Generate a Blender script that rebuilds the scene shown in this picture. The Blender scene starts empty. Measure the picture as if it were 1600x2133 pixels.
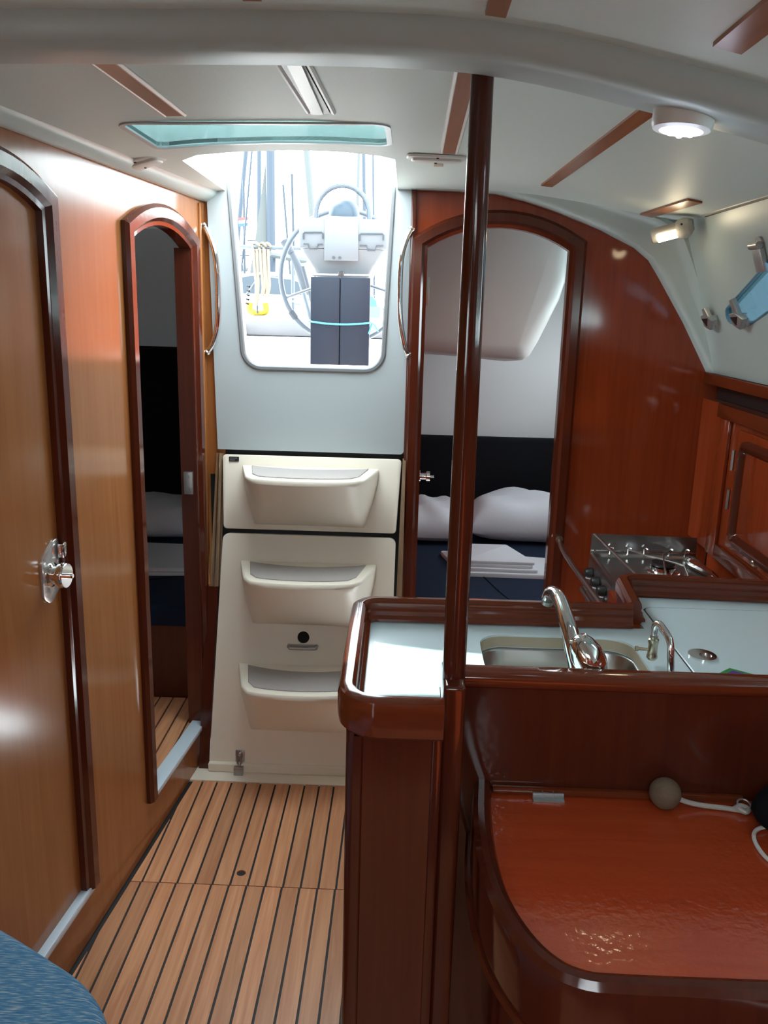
import bpy, bmesh, math, random
from mathutils import Vector, Matrix
from mathutils.geometry import tessellate_polygon
random.seed(7)
SC = bpy.context.scene
COL = SC.collection

# ------------------------------------------------------------------ camera
cam_d = bpy.data.cameras.new('camera')
cam = bpy.data.objects.new('camera', cam_d); COL.objects.link(cam)
SC.camera = cam
cam_d.sensor_width = 36; cam_d.lens = 1774 / 2133 * 36; cam_d.clip_start = 0.02
XA = Vector((0.99921, -0.03093, 0.02491)); ZA = Vector((0.02491, 0.97140, 0.23612))
ZA.normalize()
# camera looks aft with a small roll; rows are the world axes seen from the camera
yc = Vector((49.0, 431.5, -1774.0)).normalized()
zc = -Vector((-189.0, -7283.5, -1774.0)).normalized()
yc = (yc - zc * yc.dot(zc)).normalized(); xc = yc.cross(zc)
cam.matrix_world = Matrix(((*xc, 0), (*yc, 0), (*zc, 1.5), (0, 0, 0, 1)))

# ------------------------------------------------------------------ sky, sun, exposure
W = bpy.data.worlds.new('sky'); SC.world = W; W.use_nodes = True
wn = W.node_tree; wn.nodes.clear()
wo = wn.nodes.new('ShaderNodeOutputWorld'); wb = wn.nodes.new('ShaderNodeBackground')
wb.inputs[0].default_value = (0.84, 0.95, 1.0, 1); wb.inputs[1].default_value = 9.0
wn.links.new(wb.outputs[0], wo.inputs[0])
sun_d = bpy.data.lights.new('sun', 'SUN'); sun = bpy.data.objects.new('sun', sun_d); COL.objects.link(sun)
sun_d.energy = 34; sun_d.angle = 0.009; sun_d.color = (1.0, 0.93, 0.82)
sun.rotation_euler = Vector((0.45, -0.49, -0.92)).to_track_quat('-Z', 'Y').to_euler()
sun.location = (-4, 8, 10)
vs = SC.view_settings
vs.view_transform = 'Standard'; vs.look = 'None'; vs.gamma = 1; vs.use_curve_mapping = False
vs.exposure = 0.50
SC.cycles.max_bounces = 12; SC.cycles.diffuse_bounces = 7; SC.cycles.glossy_bounces = 5
SC.cycles.transparent_max_bounces = 12
SC.cycles.sample_clamp_indirect = 6; SC.cycles.caustics_refractive = False

def portal(loc, direction, sx, sy):
    d = bpy.data.lights.new('daylight_portal', 'AREA'); o = bpy.data.objects.new('daylight_portal', d)
    COL.objects.link(o); d.shape = 'RECTANGLE'; d.size = sx; d.size_y = sy
    d.cycles.is_portal = True
    o.location = loc; o.rotation_euler = Vector(direction).to_track_quat('-Z', 'Y').to_euler()
portal((-0.3, 2.36, 1.93), (0, 0, -1), 0.56, 0.72)
portal((-0.3, 2.76, 1.62), (0, -1, 0), 0.56, 0.62)
portal((-0.3, 1.85, 1.86), (0, 0, -1), 0.52, 0.26)
portal((0.90, 0.88, 1.55), (-0.945, 0, -0.33), 0.28, 1.0)
portal((0.0, -0.675, 1.9), (0, 0, -1), 0.70, 0.79)

# ------------------------------------------------------------------ materials
def s2l(c):
    return tuple((v / 12.92 if v <= 0.04045 else ((v + 0.055) / 1.055) ** 2.4) for v in c)
def rgb(r, g, b): return (*s2l((r / 255, g / 255, b / 255)), 1)

def base_mat(name):
    m = bpy.data.materials.new(name); m.use_nodes = True
    nt = m.node_tree; b = nt.nodes['Principled BSDF']
    return m, nt, b
def simple(name, col, rough=0.4, metal=0.0, spec=0.5, bump=0.0, bscale=300, coat=0.0):
    m, nt, b = base_mat(name)
    b.inputs['Base Color'].default_value = col; b.inputs['Roughness'].default_value = rough
    b.inputs['Metallic'].default_value = metal; b.inputs['Specular IOR Level'].default_value = spec
    b.inputs['Coat Weight'].default_value = coat
    if bump:
        tc = nt.nodes.new('ShaderNodeTexCoord'); n = nt.nodes.new('ShaderNodeTexNoise'); bp = nt.nodes.new('ShaderNodeBump')
        n.inputs['Scale'].default_value = bscale; n.inputs['Detail'].default_value = 3
        bp.inputs['Strength'].default_value = bump; bp.inputs['Distance'].default_value = 0.002
        nt.links.new(tc.outputs['Object'], n.inputs['Vector']); nt.links.new(n.outputs['Fac'], bp.inputs['Height'])
        nt.links.new(bp.outputs[0], b.inputs['Normal'])
    return m
def wood(name, dark, light, axis='z', rough=0.12, ripple=0.05, rscale=60, fine=1.0, spec=0.5, random_tone=0.0, ripdist=0.002):
    """varnished wood: long grain streaks along one axis, a slightly rippled gloss"""
    m, nt, b = base_mat(name); L = nt.links
    tc = nt.nodes.new('ShaderNodeTexCoord'); mp = nt.nodes.new('ShaderNodeMapping')
    s = {'x': (0.6, 11, 11), 'y': (11, 0.6, 11), 'z': (11, 11, 0.6)}[axis]
    mp.inputs['Scale'].default_value = [v * fine for v in s]
    L.new(tc.outputs['Object'], mp.inputs['Vector'])
    if random_tone:
        oi = nt.nodes.new('ShaderNodeObjectInfo'); vm = nt.nodes.new('ShaderNodeVectorMath'); vm.operation = 'MULTIPLY'
        cb = nt.nodes.new('ShaderNodeCombineXYZ')
        for k in range(3): L.new(oi.outputs['Random'], cb.inputs[k])
        vm.inputs[1].default_value = (37, 53, 71); L.new(cb.outputs[0], vm.inputs[0])
        L.new(vm.outputs[0], mp.inputs['Location'])
    n1 = nt.nodes.new('ShaderNodeTexNoise'); n1.inputs['Scale'].default_value = 3.0; n1.inputs['Detail'].default_value = 6
    n1.inputs['Distortion'].default_value = 1.2; L.new(mp.outputs[0], n1.inputs['Vector'])
    n2 = nt.nodes.new('ShaderNodeTexNoise'); n2.inputs['Scale'].default_value = 14; n2.inputs['Detail'].default_value = 4
    L.new(mp.outputs[0], n2.inputs['Vector'])
    mx = nt.nodes.new('ShaderNodeMath'); mx.operation = 'MULTIPLY_ADD'; mx.inputs[1].default_value = 0.22
    L.new(n2.outputs['Fac'], mx.inputs[0]); L.new(n1.outputs['Fac'], mx.inputs[2])
    cr = nt.nodes.new('ShaderNodeValToRGB')
    cr.color_ramp.elements[0].position = 0.32; cr.color_ramp.elements[0].color = dark
    cr.color_ramp.elements[1].position = 0.92; cr.color_ramp.elements[1].color = light
    L.new(mx.outputs[0], cr.inputs[0]); out = cr.outputs[0]
    if random_tone:
        hs = nt.nodes.new('ShaderNodeHueSaturation'); mr = nt.nodes.new('ShaderNodeMapRange')
        mr.inputs['To Min'].default_value = 1 - random_tone; mr.inputs['To Max'].default_value = 1 + random_tone
        L.new(oi.outputs['Random'], mr.inputs[0]); L.new(mr.outputs[0], hs.inputs['Value']); L.new(out, hs.inputs['Color'])
        out = hs.outputs[0]
    L.new(out, b.inputs['Base Color'])
    b.inputs['Roughness'].default_value = rough; b.inputs['Specular IOR Level'].default_value = spec
    if ripple:
        n3 = nt.nodes.new('ShaderNodeTexNoise'); n3.inputs['Scale'].default_value = rscale; n3.inputs['Detail'].default_value = 2
        bp = nt.nodes.new('ShaderNodeBump'); bp.inputs['Strength'].default_value = ripple; bp.inputs['Distance'].default_value = ripdist
        L.new(tc.outputs['Object'], n3.inputs['Vector']); L.new(n3.outputs['Fac'], bp.inputs['Height']); L.new(bp.outputs[0], b.inputs['Normal'])
    return m
def tinted(name, col, gloss=0.06):
    m = bpy.data.materials.new(name); m.use_nodes = True; nt = m.node_tree; nt.nodes.clear()
    o = nt.nodes.new('ShaderNodeOutputMaterial'); t = nt.nodes.new('ShaderNodeBsdfTransparent'); g = nt.nodes.new('ShaderNodeBsdfGlossy')
    mx = nt.nodes.new('ShaderNodeMixShader'); mx.inputs[0].default_value = gloss
    t.inputs[0].default_value = col; g.inputs['Roughness'].default_value = 0.08
    nt.links.new(t.outputs[0], mx.inputs[1]); nt.links.new(g.outputs[0], mx.inputs[2]); nt.links.new(mx.outputs[0], o.inputs[0])
    return m
def emit(name, col, st):
    m, nt, b = base_mat(name)
    b.inputs['Base Color'].default_value = col; b.inputs['Emission Color'].default_value = col
    b.inputs['Emission Strength'].default_value = st
    return m

M = {}
M['mahog'] = wood('varnished_mahogany', (0.225, 0.033, 0.010, 1), (0.30, 0.052, 0.015, 1), 'z', 0.10, 0.06, 22, spec=0.6)
M['mahog_left'] = wood('honey_mahogany', (0.285, 0.100, 0.029, 1), (0.355, 0.137, 0.042, 1), 'z', 0.17, 0.05, 20, spec=0.46)
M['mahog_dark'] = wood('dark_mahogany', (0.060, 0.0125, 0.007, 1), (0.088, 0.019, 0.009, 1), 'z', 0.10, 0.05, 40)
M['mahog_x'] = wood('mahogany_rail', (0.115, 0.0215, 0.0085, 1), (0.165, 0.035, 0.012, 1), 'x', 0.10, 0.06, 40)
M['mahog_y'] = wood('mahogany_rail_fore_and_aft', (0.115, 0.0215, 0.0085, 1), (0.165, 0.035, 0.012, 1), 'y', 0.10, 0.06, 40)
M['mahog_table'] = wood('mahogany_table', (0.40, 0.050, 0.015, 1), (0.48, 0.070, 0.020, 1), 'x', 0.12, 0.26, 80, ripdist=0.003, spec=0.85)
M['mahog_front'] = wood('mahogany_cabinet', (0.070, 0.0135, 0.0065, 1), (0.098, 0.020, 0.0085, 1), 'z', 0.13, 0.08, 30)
M['batten'] = wood('ceiling_batten', (0.26, 0.085, 0.03, 1), (0.40, 0.15, 0.055, 1), 'y', 0.3, 0)
M['batten_pale'] = wood('faded_batten', (0.33, 0.20, 0.13, 1), (0.46, 0.30, 0.21, 1), 'y', 0.3, 0)
M['cleat'] = wood('worn_cleat', (0.16, 0.09, 0.045, 1), (0.36, 0.24, 0.14, 1), 'z', 0.35, 0)
M['teak'] = wood('teak_plank', (0.47, 0.19, 0.088, 1), (0.72, 0.37, 0.195, 1), 'y', 0.38, 0.0, fine=1.5, spec=0.35, random_tone=0.16)
M['caulk'] = simple('black_caulk', (0.012, 0.011, 0.011, 1), 0.6)
M['gel'] = simple('white_gelcoat', (0.455, 0.51, 0.53, 1), 0.32, bump=0.02, bscale=60)
M['cream'] = simple('cream_gelcoat', (0.88, 0.815, 0.69, 1), 0.36, bump=0.03, bscale=80)
M['liner'] = simple('headliner', (0.71, 0.81, 0.775, 1), 0.5, bump=0.12, bscale=220)
M['beam'] = simple('moulded_beam', (0.46, 0.545, 0.53, 1), 0.38)
M['hull'] = simple('grey_hull_liner', (0.55, 0.55, 0.55, 1), 0.5, bump=0.05, bscale=150)
M['mould'] = simple('moulded_locker', (0.70, 0.68, 0.65, 1), 0.35)
M['worktop'] = simple('white_laminate', (0.72, 0.87, 0.92, 1), 0.22)  # cool sky reflection is mixed into the white as a blue tint
M['steel'] = simple('brushed_steel', (0.44, 0.44, 0.435, 1), 0.28, 1.0)
M['chrome'] = simple('chrome', (0.80, 0.80, 0.80, 1), 0.07, 1.0)
M['dull_steel'] = simple('dull_steel', (0.42, 0.41, 0.40, 1), 0.35, 1.0)
M['brass'] = simple('nickelled_brass', (0.58, 0.52, 0.40, 1), 0.25, 1.0)
M['black'] = simple('black_plastic', (0.015, 0.015, 0.016, 1), 0.4)
M['dark_hole'] = simple('recess_shade', (0.006, 0.006, 0.006, 1), 0.9)  # near-black stands in for the shade inside holes and behind panels
M['grip'] = simple('grey_grip_pad', (0.42, 0.39, 0.37, 1), 0.85, bump=0.9, bscale=380)
M['navy'] = simple('navy_fabric', (0.010, 0.018, 0.040, 1), 0.9, spec=0.2, bump=0.2, bscale=400)
M['black_fab'] = simple('black_fabric', (0.006, 0.006, 0.008, 1), 0.95, spec=0.15, bump=0.2, bscale=400)
M['linen'] = simple('grey_white_linen', (0.62, 0.62, 0.66, 1), 0.9, spec=0.2, bump=0.25, bscale=45)
M['white_pl'] = simple('white_plastic', (0.74, 0.74, 0.71, 1), 0.35)
M['grey_pl'] = simple('grey_plastic', (0.40, 0.40, 0.37, 1), 0.4)
M['alu'] = simple('aluminium', (0.46, 0.49, 0.50, 1), 0.38, 0.7)
M['rubber'] = simple('grey_rubber', (0.20, 0.21, 0.22, 1), 0.5)
M['strip'] = simple('pale_blue_strip', (0.60, 0.70, 0.78, 1), 0.35)
M['cork'] = simple('cork', (0.15, 0.105, 0.068, 1), 0.85, bump=0.8, bscale=120)
M['cord'] = simple('white_cord', (0.45, 0.43, 0.40, 1), 0.8, bump=0.5, bscale=500)
M['rope'] = simple('beige_rope', (0.15, 0.12, 0.085, 1), 0.85, bump=0.5, bscale=200)
M['acrylic'] = tinted('teal_acrylic', (0.315, 0.372, 0.378, 1), 0.03)
M['pane'] = tinted('blue_acrylic', (0.20, 0.265, 0.295, 1), 0.03)
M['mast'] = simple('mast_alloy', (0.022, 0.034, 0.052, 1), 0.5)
M['deckwhite'] = simple('deck_gelcoat', (0.62, 0.62, 0.62, 1), 0.4)  # even pale tone for the cockpit mouldings
M['table_blue'] = simple('slate_blue_panel', (0.007, 0.0125, 0.023, 1), 0.5, spec=0.2)
M['cyan'] = simple('cyan_cord', (0.05, 0.42, 0.75, 1), 0.6)
M['cream_edge'] = simple('worn_beige_edge', (0.50, 0.43, 0.32, 1), 0.7, bump=0.3, bscale=90)
M['red'] = simple('flag_red', (0.5, 0.05, 0.05, 1), 0.7)
M['blue'] = simple('flag_blue', (0.03, 0.08, 0.4, 1), 0.7)
M['white'] = simple('plain_white', (0.8, 0.8, 0.8, 1), 0.6)
M['yellow'] = simple('yellow_buoy', (0.35, 0.22, 0.01, 1), 0.6)
M['green'] = simple('sticker_green', (0.03, 0.28, 0.06, 1), 0.4)
M['purple'] = simple('sticker_purple', (0.12, 0.04, 0.30, 1), 0.4)
M['led'] = emit('led_blue_white', (0.72, 0.76, 1.0, 1), 2.2)
M['warm'] = emit('warm_tube', (1.0, 0.86, 0.58, 1), 24)
M['water'] = simple('harbour_water', (0.10, 0.16, 0.18, 1), 0.12)
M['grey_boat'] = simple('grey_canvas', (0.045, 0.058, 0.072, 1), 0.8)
M['silvercord'] = simple('galvanised', (0.5, 0.5, 0.5, 1), 0.4, 0.8)

def fabric_blue():
    m, nt, b = base_mat('blue_woven_fabric'); L = nt.links
    tc = nt.nodes.new('ShaderNodeTexCoord'); mp = nt.nodes.new('ShaderNodeMapping'); mp.inputs['Scale'].default_value = (46, 480, 90)
    mp.inputs['Rotation'].default_value = (0, 0, 0.12)
    n = nt.nodes.new('ShaderNodeTexNoise'); n.inputs['Scale'].default_value = 1.0; n.inputs['Detail'].default_value = 3
    cr = nt.nodes.new('ShaderNodeValToRGB'); e = cr.color_ramp.elements
    e[0].position = 0.30; e[0].color = (0.040, 0.125, 0.25, 1); e[1].position = 0.72; e[1].color = (0.40, 0.44, 0.43, 1)
    k = e.new(0.52); k.color = (0.085, 0.22, 0.36, 1)
    L.new(tc.outputs['Object'], mp.inputs[0]); L.new(mp.outputs[0], n.inputs['Vector']); L.new(n.outputs['Fac'], cr.inputs[0])
    L.new(cr.outputs[0], b.inputs['Base Color']); b.inputs['Roughness'].default_value = 0.9; b.inputs['Specular IOR Level'].default_value = 0.2
    bp = nt.nodes.new('ShaderNodeBump'); bp.inputs['Strength'].default_value = 0.4; bp.inputs['Distance'].default_value = 0.001
    L.new(n.outputs['Fac'], bp.inputs['Height']); L.new(bp.outputs[0], b.inputs['Normal'])
    return m
M['blue_fab'] = fabric_blue()

# ------------------------------------------------------------------ helpers
def link(name, bm, mat, parent=None, sharp=32, origin=None):
    bmesh.ops.remove_doubles(bm, verts=bm.verts, dist=1e-6)
    bmesh.ops.recalc_face_normals(bm, faces=bm.faces)
    ang = math.radians(sharp)
    for f in bm.faces: f.smooth = True
    for e in bm.edges:
        if len(e.link_faces) == 2 and e.calc_face_angle(0) > ang: e.smooth = False
    me = bpy.data.meshes.new(name)
    off = Vector((0, 0, 0))
    if parent is not None:
        p = parent
        while p is not None: off += p.location; p = p.parent
    elif origin is not None:
        off = Vector(origin)
    else:
        xs = [v.co for v in bm.verts]
        off = Vector(((min(c.x for c in xs) + max(c.x for c in xs)) / 2, (min(c.y for c in xs) + max(c.y for c in xs)) / 2, min(c.z for c in xs)))
    loc = Vector((0, 0, 0))
    if parent is not None:          # a part gets its own origin too
        xs = [v.co for v in bm.verts]
        c0 = Vector([(min(c[k] for c in xs) + max(c[k] for c in xs)) / 2 for k in range(3)])
        loc = c0 - off; off = c0
    for v in bm.verts: v.co -= off
    bm.to_mesh(me); bm.free()
    if mat is not None: me.materials.append(mat)
    o = bpy.data.objects.new(name, me); COL.objects.link(o)
    if parent is not None: o.parent = parent; o.location = loc
    else: o.location = off
    return o
def tag(o, label=None, cat=None, group=None, kind=None):
    if label: o['label'] = label
    if cat: o['category'] = cat
    if group: o['group'] = group
    if kind: o['kind'] = kind
    return o
def thing(name, loc, label, cat=None, group=None, kind=None):
    o = bpy.data.objects.new(name, None); COL.objects.link(o); o.location = loc; o.empty_display_size = 0.05
    return tag(o, label, cat, group, kind)
def struct(o, label): return tag(o, label, kind='structure')
def copy_tree(o, parent=None):
    c = o.copy(); COL.objects.link(c)
    if parent is not None: c.parent = parent
    for ch in list(o.children): copy_tree(ch, c)
    return c

ID = lambda u, v, w: (u, v, w)
def XZ(y, s=-1): return lambda u, v, w: (u, y + s * w, v)      # plane facing the camera (w towards the viewer)
def XY(z): return lambda u, v, w: (u, v, z + w)
def YZ(x, s=1): return lambda u, v, w: (x + s * w, u, v)
WL0, WLS = -0.8756, 0.092
def WL(u, v, w): return (WL0 + WLS * u + 0.9958 * w, u - 0.0916 * w, v)    # port wall: u = y, v = z, w = into the cabin
YB = 2.70
BK = XZ(YB)
def LD(u, v, w): return (u, 2.5 + 0.1748 * v - 0.985 * w, v + 0.172 * w)   # sloping ladder plane
def CS(u, v, w): return (0.94 - 0.155 * v / 0.471 - 0.945 * w, u, 1.32 + 0.445 * v / 0.471 - 0.329 * w)

def bm_box(bm, a, b, fn=ID, bev=0.0, seg=2):
    x0, y0, z0 = a; x1, y1, z1 = b
    vs_ = [bm.verts.new((x, y, z)) for x in (x0, x1) for y in (y0, y1) for z in (z0, z1)]
    fs = [(0, 1, 3, 2), (4, 6, 7, 5), (0, 4, 5, 1), (2, 3, 7, 6), (0, 2, 6, 4), (1, 5, 7, 3)]
    faces = [bm.faces.new([vs_[i] for i in f]) for f in fs]
    if bev:
        es = set(e for f in faces for e in f.edges)
        bmesh.ops.recalc_face_normals(bm, faces=faces)
        r = bmesh.ops.bevel(bm, geom=list(es), offset=bev, segments=seg, profile=0.5, affect='EDGES')
        vv = set(v for f in r['faces'] for v in f.verts) | set(v for v in vs_ if v.is_valid)
        allv = set(vv)
        for v in vv:
            for f in v.link_faces: allv.update(f.verts)
        vs_ = list(allv)
    for v in vs_: v.co = Vector(fn(*v.co))
    return bm
def box(a, b, fn=ID, bev=0.0, seg=2): return bm_box(bmesh.new(), a, b, fn, bev, seg)

def plate(outer, holes, w0, w1, fn, cuts_u=(), cuts_v=(), bm=None):
    """flat sheet with holes between heights w0 and w1, mapped by fn"""
    b = bmesh.new()
    loops = [outer] + list(holes)
    tris = tessellate_polygon([[Vector((p[0], p[1], 0)) for p in l] for l in loops])
    flat = [p for l in loops for p in l]
    lo = [b.verts.new((p[0], p[1], w0)) for p in flat]; hi = [b.verts.new((p[0], p[1], w1)) for p in flat]
    for t in tris:
        for L, rev in ((lo, True), (hi, False)):
            try: b.faces.new([L[i] for i in (reversed(t) if rev else t)])
            except ValueError: pass
    k = 0
    for l in loops:
        n = len(l)
        for i in range(n):
            j = (i + 1) % n
            try: b.faces.new((lo[k + i], lo[k + j], hi[k + j], hi[k + i]))
            except ValueError: pass
        k += n
    for c in cuts_u:
        bmesh.ops.bisect_plane(b, geom=b.verts[:] + b.edges[:] + b.faces[:], plane_co=(c, 0, 0), plane_no=(1, 0, 0))
    for c in cuts_v:
        bmesh.ops.bisect_plane(b, geom=b.verts[:] + b.edges[:] + b.faces[:], plane_co=(0, c, 0), plane_no=(0, 1, 0))
    bmesh.ops.recalc_face_normals(b, faces=b.faces)
    for v in b.verts: v.co = Vector(fn(*v.co))
    if bm is None: return b
    me = bpy.data.meshes.new('tmp'); b.to_mesh(me); b.free(); bm.from_mesh(me); bpy.data.meshes.remove(me)
    return bm
def slab(outer, w0, w1, fn, bev=0.0, seg=2):
    """solid outline with rounded top edge"""
    b = bmesh.new(); n = len(outer)
    def ring(o, w): return [b.verts.new((p[0], p[1], w)) for p in o]
    rings = [ring(outer, w0)]
    if bev:
        for i in range(seg + 1):
            a = i / seg * math.pi / 2
            rings.append(ring(inset(outer, bev * (1 - math.cos(a))), w1 - bev + bev * math.sin(a)))
    else: rings.append(ring(outer, w1))
    for r0, r1 in zip(rings, rings[1:]):
        for i in range(n): b.faces.new((r0[i], r0[(i + 1) % n], r1[(i + 1) % n], r1[i]))
    b.faces.new(list(reversed(rings[0]))); b.faces.new(rings[-1])
    bmesh.ops.triangulate(b, faces=[f for f in b.faces if len(f.verts) > 4])
    for v in b.verts: v.co = Vector(fn(*v.co))
    return b
def area2(p): return sum(p[i][0] * p[(i + 1) % len(p)][1] - p[(i + 1) % len(p)][0] * p[i][1] for i in range(len(p)))
def inset(o, d):
    n = len(o); s = 1 if area2(o) > 0 else -1; out = []
    for i in range(n):
        p0, p1, p2 = Vector(o[i - 1][:2]), Vector(o[i][:2]), Vector(o[(i + 1) % n][:2])
        t0 = (p1 - p0).normalized(); t1 = (p2 - p1).normalized()
        n0 = Vector((-t0.y, t0.x)) * s; n1 = Vector((-t1.y, t1.x)) * s
        m = n0 + n1
        if m.length < 1e-6: m = n0
        m.normalize(); c = max(0.35, m.dot(n0)); q = p1 + m * (d / c); out.append((q.x, q.y))
    return out
def rrect(x0, y0, x1, y1, r, seg=6, rs=None):
    pts = []
    rs = rs or (r, r, r, r)
    for (cx, cy, a0, rr) in ((x1, y1, 0, rs[2]), (x0, y1, 90, rs[3]), (x0, y0, 180, rs[0]), (x1, y0, 270, rs[1])):
        sx = -1 if cx == x1 else 1; sy = -1 if cy == y1 else 1
        for i in range(seg + 1):
            a = math.radians(a0 + 90 * i / seg)
            pts.append((cx + sx * rr + rr * math.cos(a), cy + sy * rr + rr * math.sin(a)))
    return pts
def arch(x0, x1, z0, zs, zc, n=12):
    """outline: straight jambs, segmental arch head (spring zs, crown zc), counter-clockwise from bottom left"""
    h = zc - zs; c = (x1 - x0) / 2; R = (c * c + h * h) / (2 * h); cx = (x0 + x1) / 2; cz = zc - R
    a = math.asin(min(1, c / R)); pts = [(x0, z0), (x1, z0)]
    for i in range(n + 1):
        t = a - 2 * a * i / n
        pts.append((cx + R * math.sin(t), cz + R * math.cos(t)))
    return pts
def circle(cx, cy, r, n=24, ry=None): return [(cx + r * math.cos(2 * math.pi * i / n), cy + (ry or r) * math.sin(2 * math.pi * i / n)) for i in range(n)]
def fillet(pts, rads, seg=6, closed=False):
    out = []; n = len(pts)
    for i, p in enumerate(pts):
        r = rads[i] if isinstance(rads, (list, tuple)) else rads
        if (not closed and i in (0, n - 1)) or r <= 0: out.append(p); continue
        P = Vector(p); A = Vector(pts[i - 1]); B = Vector(pts[(i + 1) % n])
        a = (A - P).normalized(); b = (B - P).normalized(); th = math.acos(max(-1, min(1, a.dot(b))))
        d = min(r / math.tan(th / 2), (A - P).length * 0.49, (B - P).length * 0.49)
        r2 = d * math.tan(th / 2); bis = (a + b).normalized(); C = P + bis * (r2 / math.sin(th / 2))
        s = P + a * d; e = P + b * d
        v0 = s - C; v1 = e - C; ang = v0.angle(v1) if v0.length > 1e-9 and v1.length > 1e-9 else 0
        for k in range(seg + 1):
            t = k / seg
            if ang < 1e-4: q = s.lerp(e, t)
            else: q = C + (v0 * math.sin((1 - t) * ang) + v1 * math.sin(t * ang)) / math.sin(ang)
            out.append(tuple(q))
    return out
def sweep(path, prof, fn=ID, closed=False, bm=None, cap=True):
    """moulding: profile (a to the left of travel, b = height) along a planar path"""
    b = bm or bmesh.new(); n = len(path); rings = []
    for i in range(n):
        P = Vector(path[i][:2])
        t0 = t1 = None
        if closed or i > 0: t0 = (P - Vector(path[i - 1][:2])).normalized()
        if closed or i < n - 1: t1 = (Vector(path[(i + 1) % n][:2]) - P).normalized()
        t0 = t0 or t1; t1 = t1 or t0
        n0 = Vector((-t0.y, t0.x)); n1 = Vector((-t1.y, t1.x)); m = (n0 + n1)
        m = m.normalized() if m.length > 1e-6 else n0
        sc = 1 / max(0.3, m.dot(n0)); base = path[i][2] if len(path[i]) > 2 else 0
        rings.append([b.verts.new(fn(P.x + m.x * a * sc, P.y + m.y * a * sc, h + base)) for a, h in prof])
    k = len(prof); pairs = list(zip(rings, rings[1:])) + ([(rings[-1], rings[0])] if closed else [])
    for r0, r1 in pairs:
        for i in range(k): b.faces.new((r0[i], r0[(i + 1) % k], r1[(i + 1) % k], r1[i]))
    if cap and not closed:
        b.faces.new(list(reversed(rings[0]))); b.faces.new(rings[-1])
    return b
def halfround(w, h, base=0.0, n=8):
    p = [(-w / 2, base - 0.004)]
    for i in range(n + 1):
        a = math.pi * i / n; p.append((-w / 2 * math.cos(a), base + h * math.sin(a) ** 0.7))
    p.append((w / 2, base - 0.004)); return p
def roundbar(w0, w1, h0, h1, r, seg=3):
    return [(x, y) for x, y in rrect(w0, h0, w1, h1, r, seg)]
def tube(pts, r, seg=10, bm=None, closed=False, smooth_n=0, fn=ID):
    b = bm or bmesh.new()
    P = [Vector(fn(*p)) for p in pts]
    if smooth_n: P = catmull(P, smooth_n, closed)
    n = len(P); R = r if isinstance(r, (list, tuple)) else None
    up = None; rings = []
    for i in range(n):
        if closed: t = (P[(i + 1) % n] - P[i - 1])
        else: t = P[min(i + 1, n - 1)] - P[max(i - 1, 0)]
        t.normalize()
        if up is None:
            up = t.orthogonal().normalized()
        else:
            up = (up - t * up.dot(t)); up.normalize()
        s = t.cross(up)
        if R: f = i / (n - 1) * (len(R) - 1); k = min(int(f), len(R) - 2); rr = R[k] + (R[k + 1] - R[k]) * (f - k)
        else: rr = r
        rings.append([b.verts.new(P[i] + (up * math.cos(2 * math.pi * j / seg) + s * math.sin(2 * math.pi * j / seg)) * rr) for j in range(seg)])
    pairs = list(zip(rings, rings[1:])) + ([(rings[-1], rings[0])] if closed else [])
    for r0, r1 in pairs:
        for j in range(seg): b.faces.new((r0[j], r0[(j + 1) % seg], r1[(j + 1) % seg], r1[j]))
    if not closed:
        b.faces.new(list(reversed(rings[0]))); b.faces.new(rings[-1])
    return b
def catmull(P, n, closed=False):
    out = []; m = len(P)
    rng = range(m if closed else m - 1)
    for i in rng:
        if closed: p0, p1, p2, p3 = P[i - 1], P[i], P[(i + 1) % m], P[(i + 2) % m]
        else: p0, p1, p2, p3 = P[max(i - 1, 0)], P[i], P[i + 1], P[min(i + 2, m - 1)]
        for k in range(n):
            t = k / n
            out.append(0.5 * ((2 * p1) + (p2 - p0) * t + (2 * p0 - 5 * p1 + 4 * p2 - p3) * t * t + (3 * p1 - p0 - 3 * p2 + p3) * t ** 3))
    if not closed: out.append(P[-1].copy())
    return out
def lathe(prof, origin=(0, 0, 0), axis=(0, 0, 1), seg=24, bm=None):
    b = bm or bmesh.new(); q = Vector((0, 0, 1)).rotation_difference(Vector(axis).normalized()); O = Vector(origin); rings = []
    for r, h in prof:
        rings.append([b.verts.new(O + q @ Vector((max(r, 1e-5) * math.cos(2 * math.pi * j / seg), max(r, 1e-5) * math.sin(2 * math.pi * j / seg), h))) for j in range(seg)])
    for r0, r1 in zip(rings, rings[1:]):
        for j in range(seg): b.faces.new((r0[j], r0[(j + 1) % seg], r1[(j + 1) % seg], r1[j]))
    b.faces.new(list(reversed(rings[0]))); b.faces.new(rings[-1])
    return b
def loft(rings, closed_caps=True, bm=None):
    b = bm or bmesh.new(); V = [[b.verts.new(p) for p in r] for r in rings]; n = len(V[0])
    for r0, r1 in zip(V, V[1:]):
        for j in range(n): b.faces.new((r0[j], r0[(j + 1) % n], r1[(j + 1) % n], r1[j]))
    if closed_caps:
        b.faces.new(list(reversed(V[0]))); b.faces.new(V[-1])
    return b
def interp(tab, x):
    if x <= tab[0][0]:
        (a, b_), (c, d) = tab[0], tab[1]
    elif x >= tab[-1][0]:
        (a, b_), (c, d) = tab[-2], tab[-1]
    else:
        for (a, b_), (c, d) in zip(tab, tab[1:]):
            if a <= x <= c: break
    return b_ + (d - b_) * (x - a) / (c - a)
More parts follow.
